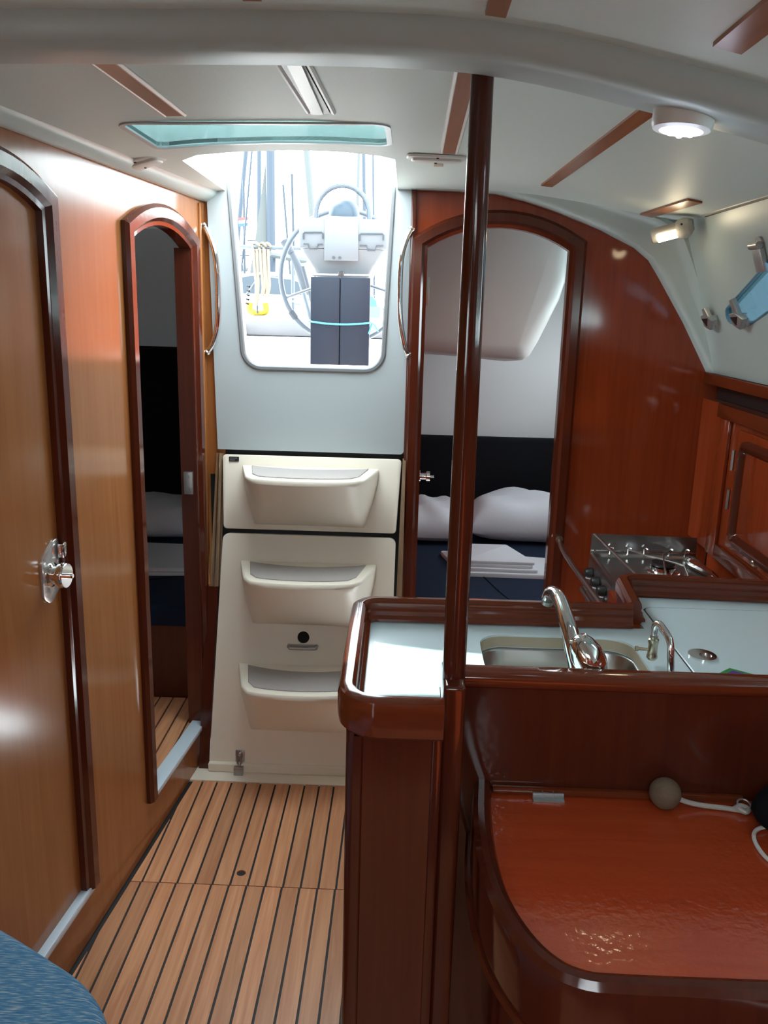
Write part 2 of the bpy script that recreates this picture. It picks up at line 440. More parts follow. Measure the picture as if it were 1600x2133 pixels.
def cushion(cx, cy, z0, lx, ly, h, rot=0.0, nx=20, ny=14, corner=0.0, seed=0, pinch=0.0):
    """soft pillow: superellipse plan, swollen middle, wrinkled a little"""
    rnd = random.Random(seed); ph = [rnd.uniform(0, 6) for _ in range(6)]
    b = bmesh.new(); top = []; bot = []; ca, sa = math.cos(rot), math.sin(rot)
    for i in range(nx + 1):
        rt, rb = [], []
        for j in range(ny + 1):
            u = -1 + 2 * i / nx; v = -1 + 2 * j / ny
            uu = math.sin(u * math.pi / 2); vv = math.sin(v * math.pi / 2)
            th = max(0.0, (1 - uu ** 4) * (1 - vv ** 4)) ** 0.42
            px = uu * lx / 2 * (1 - pinch * (1 - abs(vv)) * 0); py = vv * ly / 2
            px *= 1 - pinch * (1 - vv * vv); py *= 1 - pinch * (1 - uu * uu)
            wr = 0.06 * h * (math.sin(6 * uu + ph[0] + 3 * vv) + math.sin(9 * vv + ph[1] - 4 * uu) * 0.6) * th
            X = cx + px * ca - py * sa; Yy = cy + px * sa + py * ca
            rt.append(b.verts.new((X, Yy, z0 + h * 0.35 + h * 0.65 * th + wr)))
            edge = i in (0, nx) or j in (0, ny)
            rb.append(rt[-1] if edge else b.verts.new((X, Yy, z0 + h * 0.35 * (1 - th))))
        top.append(rt); bot.append(rb)
    for i in range(nx):
        for j in range(ny):
            b.faces.new((top[i][j], top[i + 1][j], top[i + 1][j + 1], top[i][j + 1]))
            q = [bot[i][j], bot[i][j + 1], bot[i + 1][j + 1], bot[i + 1][j]]
            if len(set(q)) == 4:
                try: b.faces.new(q)
                except ValueError: pass
    return b

# ------------------------------------------------------------------ profiles
ZCT = [(-0.95, 1.775), (-0.75, 1.803), (-0.5, 1.826), (-0.2, 1.835), (0.1, 1.834), (0.25, 1.831), (0.37, 1.822), (0.5, 1.803), (0.69, 1.768), (0.80, 1.752), (1.1, 1.70)]
ZBT = [(-0.9, 1.767), (-0.7, 1.771), (-0.47, 1.775), (-0.2, 1.779), (-0.04, 1.779), (0.07, 1.776), (0.18, 1.760), (0.29, 1.735), (0.405, 1.711), (0.6, 1.662), (0.8, 1.595), (1.1, 1.44)]
def zceil(x): return interp(ZCT, x)
def smooth_tab(tab, x, d=0.06): return (interp(tab, x - d) + 2 * interp(tab, x) + interp(tab, x + d)) / 4
def zbeam(x): return smooth_tab(ZBT, x)

# ================================================================== THE SETTING
def clip_poly(poly, f):
    out = []
    for i in range(len(poly)):
        a, b = poly[i], poly[(i + 1) % len(poly)]; fa, fb = f(a), f(b)
        if fa >= 0: out.append(a)
        if (fa >= 0) != (fb >= 0):
            t = fa / (fa - fb); out.append((a[0] + (b[0] - a[0]) * t, a[1] + (b[1] - a[1]) * t))
    return out

# ---- saloon sole: teak planks with black seams
floor = link('floor', box((-1.0, -1.6, -0.04), (1.0, 2.52, -0.004)), M['caulk'], origin=(0, 0, 0))
struct(floor, 'teak planked cabin sole with black caulked seams and a finger hole')
def lay_planks(x0, pitch, k0, k1, y0, y1, z, gap, side, parent, hole=None):
    for k in range(k0, k1):
        a = x0 + pitch * k + gap / 2; b = x0 + pitch * (k + 1) - gap / 2
        p = clip_poly([(a, y0), (b, y0), (b, y1), (a, y1)], side)
        if len(p) < 3: continue
        hs = []
        if hole and a < hole[0] < b:
            hs = [circle(hole[0], hole[1], min(hole[2], (b - a) / 2 - 0.003), 14)]
        link('plank', plate(p, hs, -0.006, 0.0, XY(z)), M['teak'], floor if parent is None else parent)
inside = lambda p: p[0] - (WL0 + WLS * p[1] + 0.012)
lay_planks(-0.609, 0.0468, -2, 24, 1.9435, 2.437, 0.0, 0.006, inside, floor, hole=(-0.4015, 1.993, 0.0125))
lay_planks(-0.6115, 0.0468, -6, 24, -0.2, 1.9405, 0.0, 0.006, inside, floor)
sill = link('trim_1', plate([(-0.66, 2.437), (0.1, 2.437), (0.1, 2.56), (-0.64, 2.56)], [], -0.01, 0.003, XY(0)), M['cream'])
struct(sill, 'white moulded strip between the teak sole and the ladder foot')

# ---- port wall with one closed and one open arched doorway
D1 = (1.35, 1.722, 0.136, 1.662, 1.705); D2 = (2.147, 2.572, 0.132, 1.645, 1.692)
wl = link('wall_left', plate([(-1.6, 0), (2.745, 0), (2.745, 1.83), (-1.6, 1.83)], [arch(*D1), arch(*D2), rrect(-0.95, 1.3, 0.1, 1.52, 0.06)], -0.022, 0, WL), M['mahog_left'])
struct(wl, 'glossy honey mahogany bulkhead on the left with arched doors')
def door_frame(D, fn, parent, mat, w=0.05, h=0.018, base=0.0):
    path = arch(*D)[1:] + [arch(*D)[0]]
    path = [(p[0], p[1]) for p in path]
    prof = [(-w, base - 0.002), (-w, base + h * 0.55), (-w * 0.8, base + h), (-w * 0.3, base + h), (-w * 0.12, base + h * 0.45), (0.004, base + h * 0.35), (0.004, base - 0.028), (0.0, base - 0.028), (-0.001, base - 0.002)]
    return link('frame', sweep(path, prof, fn), mat, parent)
def lever_knob(parent, fn, u, v, plate_mat, knob_mat):
    """round pull on a teardrop escutcheon"""
    pl = [(u - 0.022, v - 0.045), (u + 0.004, v - 0.052), (u + 0.030, v - 0.020), (u + 0.030, v + 0.045), (u + 0.0, v + 0.045), (u - 0.026, v + 0.012)]
    return pl
d1 = thing('door_1', WL(1.535, 0.13, 0), 'closed glossy arched door nearest the camera in the left wall, with a chrome knob')
d1['kind'] = 'structure'
link('leaf', plate(arch(D1[0] + .001, D1[1] - .001, D1[2] + 0.004, D1[3], D1[4] - .001), [], -0.03, -0.008, WL), M['mahog_left'], d1)
door_frame(D1, WL, d1, M['mahog_front'])
link('sill_strip', box((D1[0] - .04, 0.124, -0.02), (1.765, 0.142, 0.012), WL, 0.003), M['strip'], d1)
esc = fillet([(1.640, 0.892), (1.668, 0.872), (1.712, 0.900), (1.714, 1.008), (1.690, 1.004), (1.640, 0.975)], 0.02, 5, True)
kp = link('knob_plate', slab(esc, -0.009, -0.003, WL, 0.002), simple('satin_plate', (0.78, 0.77, 0.74, 1), 0.22, 0.75), d1)
kn = lathe([(0.026, 0), (0.026, 0.006), (0.020, 0.009), (0.020, 0.018), (0.0255, 0.021), (0.0268, 0.025), (0.0268, 0.035), (0.025, 0.038), (0, 0.038)], WL(1.674, 0.936, -0.006), (0.9958, -0.0916, 0), 28)
lathe([(0.006, 0), (0.006, 0.012), (0.004, 0.014), (0, 0.014)], WL(1.674, 0.936, 0.031), (0.9958, -0.0916, 0), 12, kn)
link('knob', kn, M['chrome'], d1)
link('keeper', box((1.700, 0.965, 0.0), (1.722, 0.995, 0.012), WL, 0.002), M['chrome'], d1)

d2 = thing('door_2', WL(2.36, 0.13, 0), 'open arched doorway in the left wall showing a bunk with white linen')
d2['kind'] = 'structure'
door_frame(D2, WL, d2, M['mahog_front'])
rev = sweep([(D2[1], D2[2]), (D2[1], D2[3])], [(0.0, 0.0), (0.0, -0.045), (0.006, -0.045), (0.006, 0.0)], WL)
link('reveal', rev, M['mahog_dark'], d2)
link('sill_strip', box((2.15, 0.126, -0.034), (2.60, 0.142, 0.012), WL, 0.003), M['strip'], d2)
hb = box((2.552, 0.915, -0.032), (2.5735, 0.985, -0.004), WL, 0.001)
for zz in (0.93, 0.97): bm_box(hb, (2.548, zz - 0.004, -0.022), (2.5735, zz + 0.004, -0.014), WL)
link('strike_plate', hb, M['dull_steel'], d2)
vp = box((2.655, 0.20, 0.0), (2.672, 1.78, 0.006), WL, 0.002)
link('joint_cover', vp, M['mahog_left'], d2)

# ---- companionway bulkhead: white panel with the drop-in hatch opening
hatch = [(-0.542, 1.842), (-0.503, 1.302), (-0.077, 1.302), (-0.057, 1.842)]
hp = [p[:2] for p in fillet([(a, b, 0) for a, b in hatch], [0, 0.055, 0.055, 0], 8)]
outer = [p[:2] for p in fillet([(-0.612, 1.034, 0), (0.002, 1.034, 0), (0.002, 1.842, 0)], [0, 0.012, 0], 4)]
outer = [(-0.597, 1.034)] + outer[1:] + list(reversed(hp)) + [(-0.615, 1.842)]
wc = link('wall_companionway', plate(outer, [], -0.045, 0.0, BK), M['gel'])
struct(wc, 'white moulded companionway panel with a rounded drop-in opening')
et = sweep(hp, [(-0.012, -0.002), (-0.012, 0.004), (-0.009, 0.007), (-0.001, 0.007), (0.003, 0.003), (0.003, -0.046), (0.0, -0.046), (0.0, -0.002)], BK)
link('edge_trim', et, M['rubber'], wc)
link('side_fillet', box((-0.665, 0.95, -0.045), (-0.575, 1.842, -0.012), BK), M['mahog_left'], wc)
link('backing', box((-0.62, 0.95, -0.06), (0.0, 1.06, -0.02), BK), M['dark_hole'], wc)

# ---- mahogany bulkhead on the right with arched doorway
D3 = (0.052, 0.487, 0.25, 1.673, 1.737)
PIN = [(0.0, 1.834), (0.13, 1.832), (0.255, 1.826), (0.34, 1.808), (0.42, 1.785), (0.57, 1.733), (0.675, 1.685), (0.722, 1.650), (0.760, 1.597), (0.845, 1.470), (0.935, 1.318)]
POUT = [(0.0, 1.85), (0.13, 1.85), (0.27, 1.85), (0.36, 1.845), (0.45, 1.828), (0.60, 1.792), (0.72, 1.757), (0.785, 1.722), (0.825, 1.640), (0.895, 1.475), (0.985, 1.318)]
wa = link('wall_aft', plate([(0.006, 0), (1.0, 0), (1.0, 1.318)] + [(x + 0.02, z + 0.012) for x, z in reversed(PIN[1:])] + [(0.006, 1.846)], [arch(*D3)], -0.025, 0.0, BK), M['mahog'])
struct(wa, 'dark red varnished mahogany bulkhead right of the ladder')
d3 = thing('door_3', (0.27, YB, 0.25), 'open arched doorway in the right bulkhead, showing a bunk with two pillows'); d3['kind'] = 'structure'
door_frame(D3, BK, d3, M['mahog_front'], 0.046, 0.022)
lf = box((0.030, 2.727, 0.26), (0.056, 3.13, 1.66)); link('leaf', lf, M['mahog'], d3)
hb = box((0.0525, 1.50, -0.018), (0.066, 1.585, -0.006), BK, 0.001)
link('hinge', hb, M['dull_steel'], d3)
kb = lathe([(0.020, 0), (0.020, 0.004), (0.012, 0.006), (0.012, 0.022), (0.018, 0.025), (0.018, 0.036), (0, 0.037)], (0.056, 2.80, 0.945), (1, 0, 0), 20)
lathe([(0.004, 0), (0.004, 0.014), (0, 0.015)], (0.092, 2.80, 0.945), (1, 0, 0), 10, kb)
link('knob', kb, M['chrome'], d3)
t4 = link('trim_2', box((0.0025, 0.25, 0.0), (0.018, 1.838, 0.016), BK, 0.003), M['mahog_front'])
struct(t4, 'narrow varnished post between white companionway panel and right doorway')
stn = []
for (a, b), (c, d) in zip(PIN, POUT):
    stn.append([(a, 2.705, b), (a, 2.664, b), (a + (c - a) * .06, 2.650, b + (d - b) * .06), (a + (c - a) * .3, 2.643, b + (d - b) * .3), (a + (c - a) * .7, 2.636, b + (d - b) * .7), (a + (c - a) * .9, 2.625, b + (d - b) * .9), (c, 2.60, d), (c + .006, 2.60, d + .01), (c + .006, 2.705, d + .01)])
tr = link('trim_3', loft(stn), M['beam'], sharp=50)
struct(tr, 'white curved moulding over the top of the right bulkhead')

# ---- headliner with hatch openings
sk = [(-0.556, 1.728), (-0.05, 1.752), (-0.05, 1.970), (-0.16, 1.956), (-0.30, 1.950), (-0.42, 1.962), (-0.556, 1.992)]
skf = [p[:2] for p in fillet([(a, b, 0) for a, b in sk], [0.02, 0.03, 0.025, 0, 0, 0, 0.02], 5, True)]
notch = [(-0.040, 2.765), (-0.040, 2.16), (-0.075, 2.115), (-0.16, 2.075), (-0.28, 2.055), (-0.40, 2.068), (-0.50, 2.105), (-0.548, 2.16), (-0.560, 2.765)]
co = [(-1.7, 1.20), (1.0, 1.20), (1.0, 2.765)] + notch + [(-1.7, 2.765)]
cuts = [-0.9 + 0.07 * i for i in range(26)]
cl = link('ceiling', plate(co, [skf], 0.0, 0.075, lambda u, v, w: (u, v, zceil(u) + w), cuts), M['liner'])
struct(cl, 'off-white padded headliner over the galley and ladder')
win2 = thing('window_2', (-0.3, 1.85, 1.835), 'pale teal acrylic panel in the ceiling just before the hatch opening'); win2['kind'] = 'structure'
zc_ = lambda u, v, w: (u, v, zceil(u) + w)
link('pane', plate(skf, [], 0.003, 0.011, zc_, cuts), M['acrylic'], win2)
link('frame', sweep(inset(skf, 0.0), [(-0.007, -0.003), (-0.007, 0.001), (0.004, 0.001), (0.004, -0.003)], zc_, True), M['gel'], win2)
hl = link('headliner', plate([(-1.7, -1.6), (1.1, -1.6), (1.1, 1.08), (-1.7, 1.08)], [rrect(-0.33, -1.05, 0.33, -0.3, 0.05)], 0.0, 0.04, lambda u, v, w: (u, v, zbeam(u) + 0.036 + w), [-0.9 + 0.07 * i for i in range(28)]), M['liner'], cl)  # ceiling hatch behind the camera is added to let in more daylight
bs = []
for i in range(45):
    x = -0.98 + i * 0.0455; z = zbeam(x); zt = max(zceil(x), z + 0.06) + 0.02
    bs.append([(x, 1.052, zt), (x, 1.047, z + 0.030), (x, 1.050, z + 0.008), (x, 1.058, z + 0.001), (x, 1.075, z - 0.001), (x, 1.11, z + 0.002), (x, 1.16, z + 0.009), (x, 1.21, z + 0.020), (x, 1.245, z + 0.031), (x, 1.262, z + 0.041), (x, 1.270, zt)])
bmw = link('trim_4', loft(bs), M['beam'], sharp=60)
struct(bmw, 'broad arched white deck beam crossing the ceiling')
# cove along the port wall
cv = []
for yv in (1.24, 1.6, 2.0, 2.4, 2.735):
    xw = WL0 + WLS * yv
    cv.append([(xw - 0.01, yv, 1.79), (xw + 0.006, yv, 1.787), (xw + 0.016, yv, 1.789), (xw + 0.034, yv, 1.801), (xw + 0.043, yv, 1.809), (xw + 0.046, yv, 1.83), (xw - 0.01, yv, 1.83)])
struct(link('trim_5', loft(cv), M['beam'], sharp=50), 'pale rounded cove where the left wall meets the ceiling')
# battens let into the headliner (parts of the ceiling)
def batten(xa, xb, y0, y1, wd, mat, lift=0.0):
    n = 8; rg = []
    for i in range(n + 1):
        t = i / n; y = y0 + (y1 - y0) * t; x = xa + (xb - xa) * t
        z = min(zceil(x - wd / 2), zceil(x + wd / 2)) - 0.0005
        rg.append([(x - wd / 2, y, zceil(x - wd / 2) + 0.004), (x - wd / 2, y, zceil(x - wd / 2) - 0.005), (x + wd / 2, y, zceil(x + wd / 2) - 0.005), (x + wd / 2, y, zceil(x + wd / 2) + 0.004)])
    return link('batten', loft(rg), mat, cl)
def edge_beads(xa, xb, y0, y1, wd):
    for s in (-1, 1):
        link('batten_bead', tube([(xa + s * wd / 2, y0, zceil(xa + s * wd / 2) - 0.002), (xb + s * wd / 2, y1, zceil(xb + s * wd / 2) - 0.002)], 0.0045, 6), M['white_pl'], cl)
batten(-0.443, -0.434, 1.272, 1.665, 0.030, M['batten_pale']); edge_beads(-0.443, -0.434, 1.272, 1.665, 0.036)
b2 = batten(-0.177, -0.166, 1.272, 1.652, 0.034, simple('dark_violet_edge', (0.05, 0.048, 0.075, 1), 0.4)); edge_beads(-0.177, -0.166, 1.272, 1.652, 0.046)
link('batten', box((-0.1815, 1.275, 1.8255), (-0.1605, 1.640, 1.8295)), M['gel'], cl)
batten(0.076, 0.082, 1.272, 2.03, 0.029, M['batten']); edge_beads(0.076, 0.082, 1.272, 2.03, 0.033)
batten(0.382, 0.362, 1.50, 2.43, 0.030, M['batten'])
batten(0.694, 0.678, 2.22, 2.60, 0.036, M['batten'])
def fbatten(x, y0, y1, wd):
    zz = lambda q: zbeam(q) + 0.036
    rg = [[(x - wd / 2, y, zz(x - wd / 2) + .004), (x - wd / 2, y, zz(x - wd / 2) - .005), (x + wd / 2, y, zz(x + wd / 2) - .005), (x + wd / 2, y, zz(x + wd / 2) + .004)] for y in (y0, (y0 + y1) / 2, y1)]
    return link('batten', loft(rg), M['batten'], cl)
fbatten(0.085, 0.2, 1.018, 0.022); fbatten(0.318, 0.2, 0.965, 0.030); fbatten(-0.175, 0.2, 1.005, 0.02)

# ---- starboard cabin side with the raked portlight
pl_ = [(2.520, 0.170), (2.29, 0.160), (2.15, 0.196), (2.00, 0.232), (1.70, 0.262), (1.45, 0.27), (1.40, 0.33), (1.45, 0.36), (1.80, 0.365), (2.06, 0.325), (2.12, 0.305)]
plf = [p[:2] for p in fillet([(a, b, 0) for a, b in pl_], [0.02, 0.04, 0.1, 0.1, 0.1, 0.05, 0.05, 0.05, 0.1, 0.05, 0.02], 5, True)]
ws = link('wall_right', plate([(-1.6, -0.01), (2.70, -0.01), (2.70, 0.50), (-1.6, 0.50)], [plf, rrect(0.40, 0.10, 1.35, 0.36, 0.06)], -0.03, 0.0, CS), M['beam'])
struct(ws, 'white sloping cabin side on the right above the lockers')
link('lower_side', box((1.0, -1.6, 0), (1.03, 2.70, 1.34)), M['mahog'], ws)
w1 = thing('window_1', CS(2.1, 0.16, 0), 'raked portlight with pale blue pane and grey latches, high on the right'); w1['kind'] = 'structure'
link('pane', plate(plf, [], -0.016, -0.008, CS), M['pane'], w1)
link('gasket', sweep(plf, [(-0.003, -0.006), (-0.003, 0.001), (0.0, 0.003), (0.003, 0.001), (0.004, -0.006)], CS, True), simple('blue_grey_gasket', (0.12, 0.26, 0.34, 1), 0.4), w1)
def dog(u, v, s=1.25, lever=0.045):
    b = box((u - 0.020 * s, v - 0.016 * s, 0), (u + 0.020 * s, v + 0.012 * s, 0.012), CS, 0.003)
    pts = [(u - 0.036 * s, v + 0.004), (u - 0.004 * s, v - 0.020 * s), (u + 0.028 * s, v - 0.012 * s), (u + 0.040 * s, v + 0.014 * s), (u + 0.004 * s, v + 0.018 * s)]
    b2 = slab(pts if area2(pts) > 0 else pts[::-1], 0.010, 0.026, CS, 0.004)
    me = bpy.data.meshes.new('t'); b2.to_mesh(me); b2.free(); b.from_mesh(me); bpy.data.meshes.remove(me)
    d = link('latch', b, M['alu'], w1)
    if lever:
        lv = [(u - 0.012 * s, v + 0.012 * s), (u + 0.014 * s, v + 0.010 * s), (u + 0.026 * s, v + lever * s), (u + 0.006 * s, v + lever * s + 0.004)]
        link('lever', slab(lv if area2(lv) > 0 else lv[::-1], 0.012, 0.024, CS, 0.004), M['alu'], d)
    wd = [(u + 0.004 * s, v - 0.010 * s), (u + 0.030 * s, v + 0.008 * s), (u - 0.012 * s, v + 0.010 * s)]
    link('recess', slab(wd if area2(wd) > 0 else wd[::-1], 0.026, 0.0275, CS), M['black'], d)  # raised black wedge painted in place of the shaded hollow
    return d
dog(2.295, 0.180, 1.2); dog(2.525, 0.172, 1.2, 0.03)
hg = box((2.085, 0.296, 0.0), (2.135, 0.352, 0.014), CS, 0.003)
h = link('hinge', hg, M['alu'], w1)
link('hinge_barrel', lathe([(0.009, 0), (0.009, 0.05), (0, 0.051)], CS(2.085, 0.36, 0.012), (0, 1, 0), 12), M['alu'], h)
hk = plate([p for p in rrect(2.085, 0.345, 2.125, 0.378, 0.014)], [], 0.0, 0.006, CS); link('hinge_tab', hk, M['alu'], h)
w3 = thing('window_3', CS(0.78, 0.1, 0), 'clear portlight in the right cabin side forward of the frame'); w3['kind'] = 'structure'
link('pane', plate(rrect(0.40, 0.10, 1.35, 0.36, 0.06), [], -0.016, -0.010, CS), tinted('clear_acrylic', (0.9, 0.95, 0.95, 1), 0.04), w3)
ct = thing('curtain_track', (0.785, 1.9, 1.76), 'grey aluminium curtain track along the ceiling edge above the portlight', 'track')
tb = tube([(0.786, 2.43, 1.757), (0.792, 1.10, 1.757)], 0.007, 8); bm_box(tb, (0.782, 1.1, 1.757), (0.797, 2.42, 1.778))
link('rail', tb, M['grey_pl'], ct)
link('groove', tube([(0.790, 2.425, 1.751), (0.796, 1.10, 1.751)], 0.0025, 6), M['black'], ct)

# ---- the ends of the boat that shut out the sky (out of view)
wf = struct(link('wall_fore', plate([(-1.0, -0.02), (1.03, -0.02), (1.03, 1.9), (-1.0, 1.9)], [], -0.03, 0.0, XZ(-1.6, 1)), M['mahog']), 'mahogany bulkhead behind the camera')
link('shelf_ledge', box((0.93, -1.6, 1.295), (1.03, 2.70, 1.322)), M['mahog_y'], ws)

# ================================================================== SLEEPING CABINS BEHIND THE DOORS
pc = link('wall_port_cabin', box((-1.62, 1.85, 0.0), (-1.60, 4.3, 1.85)), M['hull']); struct(pc, 'grey hull lining of the left sleeping cabin')
pcw = link('cabin_end', box((-1.62, 4.18, 0.0), (-0.9, 4.20, 1.85)), M['hull'], pc)
link('cabin_front', box((-1.62, 1.85, 0.0), (-0.76, 1.87, 1.85)), M['hull'], pc)
link('cabin_inner', plate([(-0.66, 2.76), (-0.98, 4.2), (-0.96, 4.2), (-0.64, 2.76)], [], 0.0, 1.85, XY(0)), M['hull'], pc)
link('cabin_top', plate([(-1.62, 2.74), (-0.60, 2.74), (-0.64, 2.80), (-0.97, 4.2), (-1.62, 4.2)], [], 0.0, 0.03, XY(1.82)), M['hull'], pc)
sole = link('floor_port_cabin', plate([(-1.6, 1.87), (WL0 + WLS * 1.87 - .03, 1.87), (WL0 + WLS * 2.80 - .03, 2.80), (-1.6, 2.80)], [], 0.05, 0.124, XY(0)), M['caulk']); struct(sole, 'teak planks of the sleeping cabin seen through left doorway')
clipw = lambda p: -(p[0] - (WL0 + WLS * p[1] - 0.026))
for k in range(14):
    a = -1.30 + 0.047 * k
    p = clip_poly([(a, 1.9), (a + 0.041, 1.9), (a + 0.041, 2.755), (a, 2.755)], clipw)
    if len(p) >= 3: link('plank', plate(p, [], 0, 0.006, XY(0.124)), M['teak'], sole)
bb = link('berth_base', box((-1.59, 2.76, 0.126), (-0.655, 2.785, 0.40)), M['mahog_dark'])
tag(bb, 'dark wood front of the bunk inside the left doorway', 'berth')
def prism_mattress(name, pts, z0, z1, label, mat=M['navy'], r=0.02):
    o = [p[:2] for p in fillet([(a, b, 0) for a, b in pts], 0.03, 4, True)]
    m = thing(name, (sum(p[0] for p in pts) / len(pts), sum(p[1] for p in pts) / len(pts), z0), label, 'mattress')
    link('cover', slab(o, 0, z1 - z0, XY(z0), r, 3), mat, m); return m
mt = prism_mattress('mattress', [(-1.58, 2.75), (-0.70, 2.75), (-0.95, 3.93), (-1.58, 3.93)], 0.401, 0.47, 'navy blue mattress on the bunk inside the left doorway')
link('seam', tube([(-1.5, 3.02, 0.4705), (-1.1, 2.96, 0.4712), (-0.80, 3.10, 0.4705)], 0.002, 6), M['black_fab'], mt)
bk = link('bunk_backrest', box((-1.58, 3.94, 0.42), (-0.96, 4.02, 1.285), ID, 0.02, 3), M['black_fab']); tag(bk, 'tall black padded backrest behind the pillow in the left cabin', 'backrest')
pw = link('pillow', cushion(-1.13, 3.72, 0.4705, 0.56, 0.36, 0.16, 0.1, seed=1, pinch=0.04), M['linen']); tag(pw, 'white pillow on the bunk in the left cabin, before the black backrest', 'pillow', 'pillows on the bunks')
def folded(name, pts, z, th, n, label, group=None):
    t = thing(name, (sum(p[0] for p in pts) / len(pts), sum(p[1] for p in pts) / len(pts), z), label, 'linen', group)
    for k in range(n):
        q = [(x + random.uniform(-.006, .006), y + random.uniform(-.006, .006)) for x, y in pts]
        o = [p[:2] for p in fillet([(a, b, 0) for a, b in q], 0.012, 3, True)]
        link('fold', slab(o, z + k * th, z + (k + 1) * th - 0.0008, XY(0), th * 0.42, 2), M['linen'], t)
    return t
folded('folded_sheet', [(-1.18, 3.06), (-0.80, 3.10), (-0.84, 3.42), (-1.16, 3.44)], 0.471, 0.016, 2, 'white folded sheet lying on navy bunk inside left doorway')

sc_ = link('wall_starboard_cabin', box((0.0, 4.05, 0.0), (1.3, 4.08, 1.85)), M['hull']); struct(sc_, 'grey lining at the end of the right sleeping cabin')
link('cabin_inner', box((-0.012, 2.75, 0.0), (0.004, 4.08, 1.83)), M['mahog'], sc_)
link('hull_side', plate([(2.70, 0.0), (4.08, 0.0), (4.08, 1.85), (2.70, 1.85)], [rrect(2.95, 1.25, 3.75, 1.60, 0.08)], 0, 0.02, lambda u, v, w: (1.22 - 0.12 * (v - 0.5) + w, u, v)), M['hull'], sc_)
link('cabin_top', box((-0.012, 2.73, 1.82), (1.3, 4.08, 1.85)), M['hull'], sc_)
link('cabin_front', box((1.0, 2.69, 0.0), (1.3, 2.71, 1.85)), M['hull'], sc_)
lm = []
for t, (yy, ins) in enumerate([(3.66, -0.02), (3.40, 0.0), (3.335, 0.012), (3.308, 0.035), (3.30, 0.06)]):
    o = [(0.006, 1.81), (0.006, 1.325 + ins), (0.20, 1.316 + ins), (0.42, 1.300 + ins), (0.455 - ins * .4, 1.302 + ins * .9), (0.482 - ins * .8, 1.320 + ins * .8), (0.512 - ins, 1.375 + ins * .4), (0.583 - ins, 1.535 + ins * .2), (0.60 - ins, 1.60), (0.61 - ins, 1.81)]
    lm.append([(x, yy, z) for x, z in o])
tag(link('moulded_locker', loft(lm), M['mould'], sharp=40), 'pale moulded locker bulging down from ceiling in the right cabin', 'locker')
mt2 = prism_mattress('mattress', [(0.01, 2.745), (1.10, 2.745), (1.10, 4.0), (0.01, 4.0)], 0.30, 0.50, 'navy blue mattress on the bunk inside the right doorway')
link('seam', tube([(0.30, 3.2, 0.501), (0.36, 2.95, 0.502), (0.42, 2.76, 0.500)], 0.002, 6), M['black_fab'], mt2)
link('base', box((0.01, 2.76, 0.0), (1.10, 4.0, 0.299)), M['mahog_dark'], mt2)
bk2 = link('bunk_backrest', box((0.01, 3.98, 0.44), (1.12, 4.045, 0.905), ID, 0.02, 3), M['black_fab']); tag(bk2, 'low black padded backrest across the end of the right cabin', 'backrest')
pw = link('pillow', cushion(0.60, 3.74, 0.5005, 0.60, 0.40, 0.19, -0.05, seed=4, pinch=0.05), M['linen']); tag(pw, 'plump white pillow in the right cabin, partly behind the doorway jamb', 'pillow', 'pillows on the bunks')
pw = link('pillow', cushion(-0.0 + 0.145, 3.72, 0.5005, 0.27, 0.42, 0.15, 0.0, seed=9, pinch=0.05), M['linen']); tag(pw, 'flatter white pillow in the right cabin, left of the mahogany post', 'pillow', 'pillows on the bunks')
g2 = 'folded white linen on the right bunk'
folded('folded_sheet', [(0.235, 3.10), (0.62, 3.10), (0.60, 3.34), (0.16, 3.40)], 0.501, 0.018, 1, 'widest white folded sheet at the bottom of the right bunk stack', g2)
folded('folded_sheet', [(0.245, 3.125), (0.535, 3.11), (0.50, 3.33), (0.22, 3.36)], 0.5195, 0.013, 1, 'middle white folded sheet of the right bunk stack', g2)
folded('folded_sheet', [(0.25, 3.14), (0.52, 3.13), (0.44, 3.38), (0.21, 3.37)], 0.533, 0.012, 2, 'topmost white folded sheet of the right bunk stack', g2)

# ================================================================== COMPANION LADDER
def ladder_step(zt, parent, H):
    uc = -0.293; n = 14
    def ring(v, dep, wb, wf, infr=0.0, back=0.004):
        pts = []
        yb = 2.5 + 0.1748 * v - back
        for i in range(n + 1):
            t = -1 + 2 * i / n
            a = abs(t) ** 3.2 * 0.0
            x = uc + t * wf / 2
            d = dep * (0.80 + 0.20 * math.sqrt(max(0, 1 - t * t * 0.999))) if True else dep
            c = max(0.0, (abs(t) - 0.93) / 0.07); d -= c * c * dep * 0.07
            pts.append((x, yb - d + infr, v))
        return [(uc - wb / 2, yb, v)] + pts + [(uc + wb / 2, yb, v)]
    rings = [ring(zt, 0.214, 0.432, 0.352, 0.004), ring(zt - .002, 0.219, 0.435, 0.358), ring(zt - .007, 0.222, 0.438, 0.361), ring(zt - .016, 0.2205, 0.436, 0.358)]
    for k in range(1, 9):
        t = k / 8; rings.append(ring(zt - .016 - (H - .016) * t, 0.2205 * (1 - t) ** 0.92 + 0.002, 0.436 - 0.085 * t ** 1.5, 0.356 - 0.03 * t, 0, 0.002))
    st = link('step', loft(rings), M['cream'], parent, sharp=40)
    pad = ring(zt, 0.205, 0.395, 0.325, 0.006, 0.0)
    m = len(pad)
    back = []
    for i in range(n + 1):
        t = 1 - 2 * i / n; yb = 2.5 + 0.1748 * zt
        back.append((uc + t * 0.372 / 2, yb - 0.020 - 0.040 * (1 - t * t) , zt))
    o = [(p[0], p[1]) for p in pad[1:-1]] + [(p[0], p[1]) for p in back]
    link('grip_pad', slab(o if area2(o) > 0 else o[::-1], 0.0005, 0.0035, XY(zt), 0.0012, 1), M['grip'], st)
    return st
lad = thing('step_panel', (-0.29, 2.67, 0.785), 'upper cream ladder panel with a single moulded step and small black badge', 'step panel')
